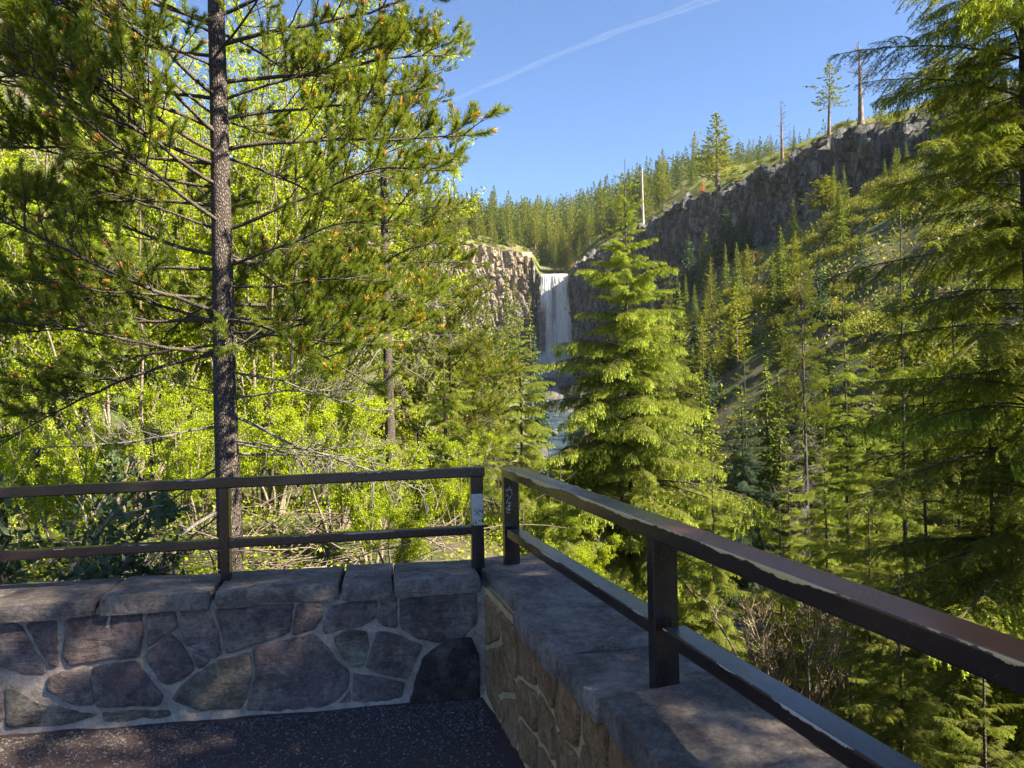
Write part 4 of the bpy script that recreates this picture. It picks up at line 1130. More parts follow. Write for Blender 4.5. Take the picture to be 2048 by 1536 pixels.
px_tree(fir_tree, 'small fir behind the left railing with its leader below the pine branches', 888, 715, 12.0, 1.25, set_=FIR, seed=5, r0=0.05, tier=0.38, nb=5)
px_tree(fir_tree, 'fir with a long bare pale leader rising over the right rail', 1683, 540, 17.0, 2.2, set_=FIR, seed=6, r0=0.08, tier=0.5, nb=6)
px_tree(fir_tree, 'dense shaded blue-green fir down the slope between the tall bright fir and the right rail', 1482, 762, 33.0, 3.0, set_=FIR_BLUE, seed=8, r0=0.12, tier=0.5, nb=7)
px_tree(fir_tree, 'dark-trunked fir standing close behind the right rail', 1792, 420, 12.5, 2.0, set_=FIR_DARK, seed=9, r0=0.075, tier=0.5, nb=6)
px_tree(pine_tree, 'lush bushy pine with upright orange-tipped shoots on the slope right of the dark fir', 1604, 515, 30.0, 2.0, seed=10, r0=0.11, nb=7, tier=0.34, first=0.12)
px_tree(pine_tree, 'pale green pine rising directly behind the tall bright fir', 1338, 562, 36.0, 2.3, seed=12, r0=0.12, nb=7, tier=0.4, first=0.1)
px_tree(pine_tree, 'yellowish young pine with sparse upcurved candelabra limbs above the dark fir', 1488, 682, 38.0, 1.25, seed=14, r0=0.06, nb=4, tier=0.5, first=0.1, set_=PINE_THIN)
# big fir at the right edge, and its neighbours outside the frame whose shade falls on the terrace
fir_tree('large dark fir at the right edge whose boughs reach over the cliff and sky', 5.75, 8.6, 21.0, 3.35, FIR_DARK, 31, 0.16, tier=0.46, nb=8, zmin=0.12)
fir_tree('fir just outside the right edge beside the railing', 7.6, 5.2, 9.0, 2.4, FIR_DARK, 32, 0.13, tier=0.45, nb=8, zmin=0.15)
fir_tree('tall fir beside the terrace on the sun side', 5.3, 1.9, 21.0, 3.2, FIR_DARK, 33, 0.14, tier=0.42, nb=8, zmin=0.25)
fir_tree('tall fir behind the camera on the sun side', 5.9, -0.7, 21.0, 3.3, FIR_DARK, 34, 0.14, tier=0.45, nb=8, zmin=0.2)
fir_tree('slim tall fir beyond the near end of the right wall', 6.6, 3.0, 16.5, 3.2, FIR_DARK, 44, 0.13, tier=0.42, nb=8, zmin=0.3)
fir_tree('dense fir filling the row on the sun side of the terrace', 7.8, 0.2, 19.0, 3.3, FIR_DARK, 45, 0.13, tier=0.45, nb=8, zmin=0.3)
fir_tree('fir further down the slope on the sun side', 9.2, 2.4, 18.0, 3.4, FIR_DARK, 35, 0.14, tier=0.5, nb=8, zmin=0.3)
fir_tree('second fir behind the camera down the slope on the sun side', 9.6, -1.8, 18.0, 3.4, FIR_DARK, 39, 0.14, tier=0.5, nb=8, zmin=0.3)
for (px, top, dep, R, labl) in ((1905, 470, 11.5, 2.0, 'fir crowding in front of the big dark fir, close to the right edge'), (1975, 640, 9.0, 1.6, 'low fir in front of the right-edge fir trunk'), (1742, 690, 14.5, 1.9, 'full green fir between the leader fir and the dark-trunked fir'), (1850, 780, 9.5, 1.5, 'small dense fir just beyond the near end of the right rail'), (1648, 850, 15.5, 1.8, 'small green fir at the foot of the fir with the long leader'), (1575, 890, 19.0, 2.0, 'green fir beyond the right rail beside the dark blue-green fir'), (1420, 880, 15.0, 1.9, 'green fir nestled against the right side of the tall bright fir')):
    px_tree(fir_tree, labl, px, top, dep, R, set_=FIR_DARK if px > 1800 else FIR, seed=px, r0=0.06, tier=0.42, nb=7)
for (px, top, dep, R, labl) in ((1800, 1150, 7.6, 1.7, 'low young fir whose boughs show just under the right lower rail'), (1960, 1290, 6.4, 1.5, 'lowest dark fir in the bottom right corner of the photo'), (1905, 1130, 9.5, 2.0, 'dark bushy fir under the near stretch of the right top rail'), (1700, 1330, 8.2, 1.5, 'small shaded fir between the pale-twigged bushes and the bottom right corner'), (1730, 1010, 11.5, 1.9, 'full fir directly beyond the middle of the right top rail')):
    px_tree(fir_tree, labl, px, top, dep, R, set_=FIR_DARK, seed=px + 3, r0=0.045, tier=0.34, nb=8)
px_tree(fir_tree, 'young fir below the right wall, seen between the two right rails', 1560, 1010, 13.0, 1.9, set_=FIR, seed=37, r0=0.06, tier=0.42, nb=6)
px_tree(fir_tree, 'bushy green fir in the gap between the two railings, low on the slope', 1120, 905, 16.0, 1.7, set_=FIR, seed=38, r0=0.06, tier=0.42, nb=6)

# ------------------------------------------------------------------ willows and other shrubs
def leaves(mb, P, size, r, mat=0, up=0.3):
    n_ = len(P)
    d = nrm(r.normal(size=(n_, 3)) + np.array([0, 0, up])); s = nrm(np.cross(d, r.normal(size=(n_, 3))))
    L = size * r.uniform(0.7, 1.3, n_)[:, None]
    mb.quads(np.stack([P, P + d * L * 0.5 + s * L * 0.26, P + d * L, P + d * L * 0.5 - s * L * 0.26], 1), mat)
def willow(seed, H=7.0, nst=12, nleaf=26000, spread=0.30, size=0.05, mat='willow_leaf', low=0.15):
    r = np.random.default_rng(seed); stems = []; lf = MB(); pts = []; tw = MB()
    for k in range(nst):
        az = r.uniform(0, 6.28); h = H * r.uniform(0.55, 1.0); le = r.uniform(0.05, spread)
        st = curve((0.25 * math.cos(az) * r.random(), 0.25 * math.sin(az) * r.random(), -0.1), (math.cos(az) * le, math.sin(az) * le, 1), h, 12, r, (math.cos(az) * 0.12, math.sin(az) * 0.12, 0.05), 0.05)
        mb = MB(); mb.tube(st, np.linspace(0.034, 0.006, 13) * r.uniform(0.6, 1.1), 7)
        for j in range(9):
            u = r.uniform(0.25, 0.95); p, d = along(st, 1, r, u, u + 0.001)
            br_ = curve(p[0], nrm(d[0] * 0.8 + perp(d, r)[0] * 0.8), h * 0.20 * r.uniform(0.5, 1.4), 6, r, (0, 0, 0.3), 0.12)
            mb.tube(br_, np.linspace(0.009, 0.003, 7), 4)
            pts.append((br_, 1.0))
            for q in range(3):
                p2, d2 = along(br_, 1, r, 0.2, 0.9)
                b2 = curve(p2[0], nrm(d2[0] + perp(d2, r)[0]), h * 0.09 * r.uniform(0.5, 1.5), 4, r, (0, 0, 0.3), 0.15); mb.tube(b2, np.linspace(0.004, 0.002, 5), 3)
                pts.append((b2, 1.6))
        stems.append(mb.mesh('stem', [M['pale_stem']], True)); pts.append((st[6:], 0.7))
    wt = np.array([q[1] for q in pts]); cnt = (nleaf * wt / wt.sum()).astype(int)
    for (br_, _), c in zip(pts, cnt):
        # leaves sit in clusters along the twigs
        nc = max(1, c // 7); p, d = along(br_, nc, r, 0.1, 1.0)
        P = np.repeat(p, 7, 0) + r.normal(size=(nc * 7, 3)) * 0.035
        leaves(lf, P, size, r)
    return stems, lf.mesh('foliage', [M[mat]])
WILLOW = [willow(200 + k) for k in range(4)]
WILLOW_LOW = [willow(210 + k, H=2.6, nst=8, nleaf=15000, spread=0.6, size=0.042) for k in range(2)]
def put_shrub(var, x, y, label, group=None, scale=1.0, name='willow_shrub', cat='shrub', rz=0.0, z=None):
    stems, fol = var
    t = thing(name, label, cat, (x, y, gz(x, y) if z is None else z), group, rz)
    t.scale = (scale,) * 3
    for s in stems: link('stem', s, t)
    f = link('foliage', fol, t); f['kind'] = 'stuff'
    return t
wl = [(-5.6, 11.2, 1.0, 'clump of pale willow stems left of the nearest pine trunk'), (-3.9, 11.8, 1.05, 'willow clump whose pale stems stand directly behind the nearest pine trunk'), (-7.8, 11.6, 1.0, 'willow clump with leaning pale stems at the left edge of the photo'),
      (-6.4, 14.2, 1.15, 'tall willow behind the pale-stemmed clumps, left of the nearest pine'), (-4.4, 15.2, 1.2, 'tall lime-green willow behind the nearest pine'), (-3.9, 15.0, 0.95, 'lime-green willow crowded round the slender brown-trunked pine'),
      (-8.9, 15.0, 1.2, 'tall willow in the far left corner behind the other clumps'), (-5.2, 19.2, 1.1, 'sunlit willow seen between the two pines'), (-6.5, 18.5, 1.3, 'back-row willow filling the gap left of the nearest pine'), (-2.6, 19.5, 0.5, 'lower willow between the brown-trunked pine and the creek'),
      (-10.5, 12.5, 1.05, 'willow clump outside the left edge beside the others')]
wr = np.random.default_rng(9)
for k, (x, y, s, labl) in enumerate(wl):
    put_shrub(WILLOW[k % 4], x, y, labl, 'willow clumps on the bank behind the left wall', s, rz=wr.uniform(0, 6))
for k, (x, y, s_c, labl) in enumerate([(-5.4, 13.2, 1.35, 'very tall willow right behind the nearest pine, its top beyond the frame'), (-4.9, 14.6, 1.0, 'tall willow just left of the slender brown-trunked pine'), (-5.6, 16.2, 1.6, 'very tall willow standing over the pale-stemmed clumps'), (-8.2, 13.2, 1.5, 'very tall willow leaning at the upper left'), (-5.2, 18.4, 1.45, 'very tall sunlit willow in the gap between the two pines')]):
    put_shrub(WILLOW[(k + 1) % 4], x, y, labl, 'willow clumps on the bank behind the left wall', s_c, rz=k * 1.3)
lows = [(-1.35, 7.2, 0.6, 'small lime-green shrub just behind the left wall under the slender pine'), (-0.7, 9.2, 0.5, 'low leafy shrub behind the left end post'), (-3.2, 10.2, 0.7, 'leafy lime shrub between the two pine trunks'), (-4.9, 8.2, 0.55, 'small shrub among the dead twigs left of the nearest pine'), (0.6, 8.0, 0.4, 'small leafy shrub below the gap between the railings'), (-3.8, 9.3, 0.6, 'lime-green shrub at the foot of the pale willow stems'), (-3.3, 12.9, 0.7, 'leafy shrub under the slender brown-trunked pine'), (0.4, 11.5, 0.55, 'leafy shrub on the slope below the left end post'), (-6.2, 9.0, 0.7, 'shrub at the left edge above the railing'), (-4.2, 10.6, 0.8, 'leafy shrub in front of the pale willow stems'), (-1.0, 6.2, 0.4, 'small leafy shrub just behind the left wall near the corner'), (-5.6, 10.4, 0.75, 'lime shrub in front of the leaning willow stems'), (-3.0, 11.4, 0.95, 'leafy lime shrub behind the dead twigs'), (-2.0, 8.4, 0.6, 'small bright shrub just right of the nearest trunk')]
for k, (x, y, s, labl) in enumerate(lows):
    put_shrub(WILLOW_LOW[k % 2], x, y, labl, 'low leafy shrubs behind the left wall', s, name='leafy_shrub', rz=wr.uniform(0, 6))
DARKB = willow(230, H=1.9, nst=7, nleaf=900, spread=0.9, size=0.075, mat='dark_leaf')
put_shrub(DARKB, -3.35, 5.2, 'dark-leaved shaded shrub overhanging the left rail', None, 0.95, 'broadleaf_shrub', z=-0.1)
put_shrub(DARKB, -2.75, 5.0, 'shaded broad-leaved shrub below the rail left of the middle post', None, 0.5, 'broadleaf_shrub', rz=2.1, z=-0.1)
BARE = willow(240, H=2.6, nst=16, nleaf=700, spread=0.7, size=0.02, mat='yellow_tree')
BARE2 = willow(241, H=2.6, nst=18, nleaf=400, spread=0.8, size=0.02, mat='yellow_tree')
for (px, py, dep, s, labl, var) in ((1600, 1330, 11.5, 1.0, 'bare pale-twigged bush with yellow buds under the right top rail', BARE), (1680, 1300, 12.5, 0.95, 'second pale-twigged bush, nearer the dark fir trunk', BARE2), (1535, 1300, 12.8, 0.9, 'pale-twigged bush next to the low young fir between the right rails', BARE2)):
    p = at(px, py, dep); put_shrub(var, p[0], p[1], labl, 'bare pale-twigged bushes below the right wall', s, 'bare_bush', z=p[2] - 1.0, rz=dep)

# tangled dead twigs and litter on the ground behind the left wall
mb = MB(); r = np.random.default_rng(50)
for k in range(600):
    x = r.uniform(-7.5, -0.6); y = r.uniform(5.2, 11.5)
    if r.random() < 0.75: x = -2.2 + r.normal() * 1.0; y = 7.4 + r.normal() * 1.0
    z = gz(x, y) + abs(r.normal()) * 0.16
    d = nrm(np.array([r.normal(), r.normal(), r.normal() * 0.28]))
    mb.tube(curve((x, y, z), d, r.uniform(0.3, 1.2), 5, r, (0, 0, -0.2), 0.14), np.linspace(0.006, 0.002, 6) * r.uniform(0.6, 1.6), 3)
tag(link('dead_twigs', mb.mesh('dead_twigs', [M['dead_twig']], True)), kind='stuff')
mb = MB(); n_ = 60000
x = r.uniform(-9, 3.0, n_); y = r.uniform(4.9, 22, n_); zz = height(x, y)
cl = fbm(x * 1.1, y * 1.1, 0, 91) + r.normal(size=n_) * 0.15 > -0.12
x, y, zz = x[cl], y[cl], zz[cl]
leaves(mb, np.stack([x, y, zz + r.exponential(0.10, len(x))], -1), 0.045, r, 0, 0.6)
tag(link('ground_cover', mb.mesh('ground_cover', [M['willow_leaf']])), kind='stuff')

# ------------------------------------------------------------------ mid-distance and far conifers
def crown_mesh(seed, H, R, tiers, nb, per, size, mat, shape=0.85, droop=0.25, start=0.08, upturn=0.0, irregular=0.15, name='crown', core=True):
    """branches in whorls, each a spray of small leaf-sized faces"""
    r = np.random.default_rng(seed)
    z0 = H * (start + (1 - start) * (np.arange(tiers) + 0.5) / tiers)
    T, P0, D0 = [], [], []
    for z in z0:
        f = (z / H - start) / (1 - start)
        Lr = R * ((1 - f) ** shape) * (1 + irregular * r.normal()) + 0.02 * R
        n_ = max(3, int(nb * (0.5 + 0.5 * (1 - f))))
        a0_ = r.uniform(0, 6.28)
        for k in range(n_):
            az = a0_ + k * 6.283 / n_ + r.uniform(-0.35, 0.35); Lb = Lr * r.uniform(0.65, 1.15)
            m = max(4, int(per * (Lb / R) ** 0.8)); s = r.uniform(0.05, 1, m) ** 0.7
            lat = r.normal(size=m) * 0.20 * Lb * (1.05 - s) + r.normal(size=m) * 0.02 * R
            zz = z + r.normal(size=m) * 0.02 * R - droop * Lb * s ** 1.3 + upturn * Lb * s ** 2 + 0.08 * R * r.uniform(-1, 1)
            p = np.stack([np.cos(az) * s * Lb - np.sin(az) * lat, np.sin(az) * s * Lb + np.cos(az) * lat, zz], -1)
            d = np.stack([np.full(m, math.cos(az)), np.full(m, math.sin(az)), np.full(m, -droop + upturn * 2)], -1) + r.normal(size=(m, 3)) * 0.55
            P0.append(p); D0.append(nrm(d))
    P0 = np.concatenate(P0); D0 = np.concatenate(D0); n_ = len(P0)
    # leader
    m = max(6, per // 2); zt_ = H * (0.93 + 0.08 * r.random(m)); P0 = np.concatenate([P0, np.stack([r.normal(size=m) * 0.01 * R, r.normal(size=m) * 0.01 * R, zt_], -1)]); D0 = np.concatenate([D0, nrm(r.normal(size=(m, 3)) * 0.4 + [0, 0, 1])])
    n_ = len(P0)
    sdv = nrm(np.cross(D0, r.normal(size=(n_, 3)) + np.array([0, 0, 1.2]))); sz = size * r.uniform(0.6, 1.3, n_)[:, None]
    mb = MB()
    mb.quads(np.stack([P0 - D0 * sz * 0.5, P0 + sdv * sz * 0.28, P0 + D0 * sz * 0.5, P0 - sdv * sz * 0.28], 1))
    return mb.mesh(name, [mat])
def far_trunk(H, r0, mat, seed):
    return trunk_mesh(H * 0.97, r0, r0 * 0.1, seed, mat, k=6, n=8, wob=0.01)[0]
def snag_mesh(seed, H, r0, mat, R=2.2, start=0.3, nbr=46, broken=False):
    r = np.random.default_rng(seed)
    tr = trunk_mesh(H, r0, r0 * (0.5 if broken else 0.08), seed, mat, k=9, n=16, wob=0.01)[0]
    mb = MB()
    for k in range(nbr):
        f = r.uniform(start, 0.97); az = r.uniform(0, 6.28); Lb = R * (1 - 0.75 * (f - start) / (1 - start)) * r.uniform(0.3, 1.0)
        b_ = curve((0, 0, f * H), (math.cos(az), math.sin(az), r.uniform(-0.35, 0.15)), Lb, 6, r, (0, 0, 0.5), 0.12)
        mb.tube(b_, np.linspace(0.06, 0.02, 7) * (H / 15), 4)
        for q in range(4):
            p, d = along(b_, 1, r, 0.3, 1.0); mb.tube(curve(p[0], nrm(d[0] + perp(d, r)[0] * 0.8), Lb * 0.28, 3, r, (0, 0, 0.3), 0.15), [0.022 * H / 15] * 4, 3)
    return tr, mb.mesh('dead_branches', [mat], True)

# unit trees are 10 m high and get scaled
MIDV = {}
def variant(key, *a, bark='far_bark', r0=0.16, **kw):
    MIDV[key] = (crown_mesh(*a, **kw), far_trunk(10, r0, M[bark], len(MIDV)))
variant('fir_a', 1, 10, 1.9, 30, 9, 30, 0.26, M['mid_fir'], droop=0.30)
variant('fir_b', 2, 10, 1.6, 32, 8, 28, 0.24, M['mid_fir'], droop=0.22)
variant('fir_c', 3, 10, 1.3, 34, 7, 24, 0.22, M['mid_fir'], droop=0.20, shape=0.7)
variant('pine_a', 4, 10, 2.0, 24, 8, 32, 0.26, M['mid_pine'], droop=-0.05, upturn=0.2, shape=0.65, start=0.15, irregular=0.22)
variant('pine_b', 5, 10, 1.6, 26, 7, 28, 0.24, M['mid_pine'], droop=-0.05, upturn=0.25, shape=0.6, start=0.10, irregular=0.22)
variant('pine_open', 6, 10, 1.7, 15, 5, 34, 0.24, M['mid_pine'], droop=0.0, upturn=0.15, shape=0.45, start=0.40, irregular=0.35, r0=0.2)
variant('spike', 7, 10, 0.9, 30, 6, 14, 0.22, M['mid_fir'], droop=0.15, shape=0.8)
variant('rust', 8, 10, 2.0, 22, 8, 22, 0.30, M['rust_tree'], droop=0.1)
variant('yellow', 9, 10, 1.8, 22, 8, 22, 0.30, M['yellow_tree'], droop=0.0, upturn=0.1)
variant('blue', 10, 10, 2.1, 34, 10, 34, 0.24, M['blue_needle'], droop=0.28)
FARV = [(crown_mesh(20 + k, 10, (2.2, 1.8, 2.5, 2.0)[k], 15, 7, 10, 0.55, M['far_tree'], droop=0.2, shape=(0.8, 0.7, 0.75, 0.6)[k], irregular=0.2), far_trunk(10, 0.15, M['far_bark'], 60 + k)) for k in range(4)]
FARP = [(crown_mesh(30 + k, 10, 1.7, 15, 7, 12, 0.46, M['mid_pine'], droop=0, upturn=0.2, shape=0.6, irregular=0.25), far_trunk(10, 0.15, M['far_bark'], 70 + k)) for k in range(2)]

def put_tree(var, x, y, z, H, label, group=None, name='conifer', wid=1.0, rz=0.0, lean=0.0):
    cr_, tr_ = var
    t = thing(name, label, 'tree', (x, y, z), group, rz); s = H / 10
    t.scale = (s * wid, s * wid, s); t.rotation_euler = (lean, 0, rz)
    link('trunk', tr_, t); c = link('crown', cr_, t)
    return t
mr = np.random.default_rng(123)
def mid(px, top, dep, key, label, wpx=None, group=None, name='conifer', bottom=None, lean=0.0):
    """a tree whose top shows at this pixel, standing on the terrain at that distance"""
    p = at(px, top, dep); z = gz(p[0], p[1]) - 0.3
    if bottom is not None: z = at(px, bottom, dep)[2]
    H = p[2] - z
    R = {'fir_a': 1.9, 'fir_b': 1.6, 'fir_c': 1.3, 'pine_a': 2.0, 'pine_b': 1.6, 'pine_open': 1.7, 'spike': 0.9, 'rust': 2.0, 'yellow': 1.8, 'blue': 2.1}[key] * H / 10
    wid = 1.0 if wpx is None else (wpx / 2 / FPX * dep) / R
    return put_tree(MIDV[key], p[0], p[1], z, H, label, group, name, wid, mr.uniform(0, 6), lean)
# on and behind the rim
mid(1432, 224, 176, 'pine_b', 'tall lone conifer standing above the cliff edge against the sky', 95, bottom=372)
mid(1405, 363, 187, 'rust', 'small rust-orange dead conifer on the cliff edge', 22, name='dead_conifer', bottom=392)
mid(1655, 128, 124, 'pine_open', 'gnarled open-crowned pine leaning on the cliff crest left of the tall snag', 72, bottom=275, lean=0.03)
mid(1762, 196, 113, 'pine_a', 'small bushy pine on the cliff crest right of the tall snag', 34, bottom=256)
mid(1695, 238, 119, 'pine_b', 'tiny pine between the gnarled pine and the tall snag', 22, bottom=266)
mid(1876, 60, 104, 'pine_open', 'tall bare-boled pine behind the big fir on the upper right slope', 80, bottom=262)
for (px, top, base, dep, rad, mat, labl, brk) in ((1562, 200, 335, 150, 0.42, 'snag', 'straight dark snag with short drooping limbs on the cliff crest', False), (1718, 82, 250, 118, 0.50, 'snag', 'tall reddish snag with long crooked limbs on the cliff crest', False), (1284, 338, 462, 203, 0.42, 'snag_pale', 'pale bare snag beside the leader of the tall bright fir', True)):
    p = at(px, top, dep); z = at(px, base, dep)[2]; H = p[2] - z
    tr, bm = snag_mesh(px, H, rad, M[mat], R=(4.0 if px == 1718 else 2.6 if px == 1562 else 2.2), start=(0.45 if px == 1718 else 0.25), nbr=(40 if px != 1284 else 16), broken=brk)
    t = thing('dead_tree', labl, 'dead tree', (p[0], p[1], z)); link('trunk', tr, t); link('dead_branches', bm, t)
# below and in front of the right cliff
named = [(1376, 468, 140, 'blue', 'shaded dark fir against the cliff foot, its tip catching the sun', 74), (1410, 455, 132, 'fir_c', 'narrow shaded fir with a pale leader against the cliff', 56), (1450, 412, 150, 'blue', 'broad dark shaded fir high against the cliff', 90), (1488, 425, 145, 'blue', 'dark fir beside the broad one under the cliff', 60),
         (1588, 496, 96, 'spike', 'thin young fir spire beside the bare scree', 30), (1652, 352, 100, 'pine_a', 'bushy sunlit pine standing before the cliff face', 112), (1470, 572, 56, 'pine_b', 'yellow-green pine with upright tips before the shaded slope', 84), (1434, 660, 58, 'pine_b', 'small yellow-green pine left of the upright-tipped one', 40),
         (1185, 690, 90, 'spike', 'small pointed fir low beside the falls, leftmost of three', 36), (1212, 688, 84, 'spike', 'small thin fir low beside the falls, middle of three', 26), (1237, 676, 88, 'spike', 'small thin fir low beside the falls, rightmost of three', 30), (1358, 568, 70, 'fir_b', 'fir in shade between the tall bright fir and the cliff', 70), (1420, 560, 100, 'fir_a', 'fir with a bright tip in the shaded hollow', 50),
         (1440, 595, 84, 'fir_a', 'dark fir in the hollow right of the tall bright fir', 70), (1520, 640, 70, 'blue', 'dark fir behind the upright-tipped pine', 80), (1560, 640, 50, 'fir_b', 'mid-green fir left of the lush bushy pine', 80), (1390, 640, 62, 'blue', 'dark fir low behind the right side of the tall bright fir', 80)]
named += [(1532, 712, 40, 'fir_a', 'mid-green fir standing before the pale scree between two pines', 120), (1602, 770, 34, 'fir_a', 'green fir low in front of the lush bushy pine', 120), (1655, 700, 38, 'fir_b', 'green fir between the lush bushy pine and the long-leadered fir', 100), (1400, 720, 46, 'fir_a', 'dark-based fir just right of the tall bright fir', 100)]
for px, top, dep, key, labl, wpx in named: mid(px, top, dep, key, labl, wpx)
# left of the falls
leftn = [(1059, 590, 95, 'spike', 'slender dark fir right against the left edge of the falls', 46), (1028, 572, 110, 'fir_c', 'pointed fir in front of the tan cliff just left of the falls', 52), (1012, 552, 120, 'fir_b', 'fir before the dark cleft of the tan cliff', 60), (972, 560, 100, 'fir_c', 'pale green fir below the tan cliff', 50), (945, 585, 84, 'fir_b', 'yellow-green fir before the left part of the tan cliff', 64),
         (985, 640, 60, 'fir_b', 'slim yellow-green fir left of the slim sunlit fir', 70), (1005, 655, 48, 'pine_b', 'young yellow-green pine touching the slim sunlit fir', 66), (960, 650, 52, 'fir_b', 'straight thin-stemmed fir behind the low pine branches', 76), (930, 660, 44, 'pine_b', 'yellowish pine half hidden by the pine branches', 90), (1068, 660, 75, 'blue', 'dark fir in shade at the left foot of the falls', 60), (900, 610, 62, 'fir_a', 'fir between the slender pine and the tan cliff', 90), (975, 720, 34, 'pine_b', 'pale young pine low between the small fir and the slim sunlit fir', 80), (1080, 740, 70, 'blue', 'dark fir beside the creek below the falls', 50)]
for px, top, dep, key, labl, wpx in leftn: mid(px, top, dep, key, labl, wpx)
# fill the slopes with trees that stand on the terrain
def scatter(n_, area, keys, Hr, group, label, seed, cond=None, name='conifer'):
    r = np.random.default_rng(seed); k = 0; tries = 0; pts = []
    while k < n_ and tries < n_ * 30:
        tries += 1; x, y = area(r)
        if cond and not cond(x, y): continue
        if any((x - a) ** 2 + (y - b_) ** 2 < 5.0 for a, b_ in pts): continue
        pts.append((x, y)); H = r.uniform(*Hr); key = keys[r.integers(len(keys))]
        look = {'fir_a': 'broad green fir', 'fir_b': 'slim green fir', 'fir_c': 'very narrow fir', 'pine_a': 'rounded yellow-green pine', 'pine_b': 'narrow yellow-green pine', 'blue': 'dark blue-green fir'}[key]
        far_w = 'far down the valley' if y > 75 else 'halfway down the valley' if y > 40 else 'near the viewpoint'
        put_tree(MIDV[key], x, y, gz(x, y) - 0.3, H, look + ' ' + label + ', ' + far_w, group, name, r.uniform(0.8, 1.15), r.uniform(0, 6)); k += 1
def sector(a0_, a1_, d0, d1):
    def f(r):
        d = math.sqrt(r.uniform(d0 ** 2, d1 ** 2)); a = RAD(r.uniform(a0_, a1_)); return d * math.sin(a), d * math.cos(a)
    return f
offc = lambda m: (lambda x, y: abs(x - np.interp(y, CY, CX)) > m)
scatter(40, sector(-35, -3.5, 22, 120), ['fir_a', 'fir_b', 'pine_a', 'pine_b'], (7, 15), 'conifers on the left hillside', 'on the hillside behind the willows', 1, offc(7))
clear_falls = lambda x, y: abs(x - np.interp(y, CY, CX)) > 6 and not (x / y < 0.12 and y > 30)
scatter(32, sector(12, 35, 45, 95), ['fir_a', 'fir_b', 'pine_a', 'blue'], (3, 6), 'conifers on the slope below the right cliff', 'on the slope below the right cliff', 2, clear_falls)
scatter(24, sector(14, 35, 20, 42), ['fir_a', 'fir_b', 'pine_a'], (5, 9), 'conifers low on the right bank', 'on the bank beyond the right railing', 3, lambda x, y: x - np.interp(y, CY, CX) > 2.5)
scatter(12, sector(11, 24, 58, 112), ['fir_a', 'fir_b', 'pine_b', 'fir_a'], (5, 8), 'conifers in the hollow under the right cliff', 'in the hollow under the right cliff', 14, offc(9))
scatter(26, sector(-3, 14, 120, 205), ['fir_b', 'blue', 'fir_c'], (5, 8), 'firs on the valley sides below the falls', 'on the shaded valley side below the falls', 4, lambda x, y: abs(x - np.interp(y, CY, CX)) > 10)
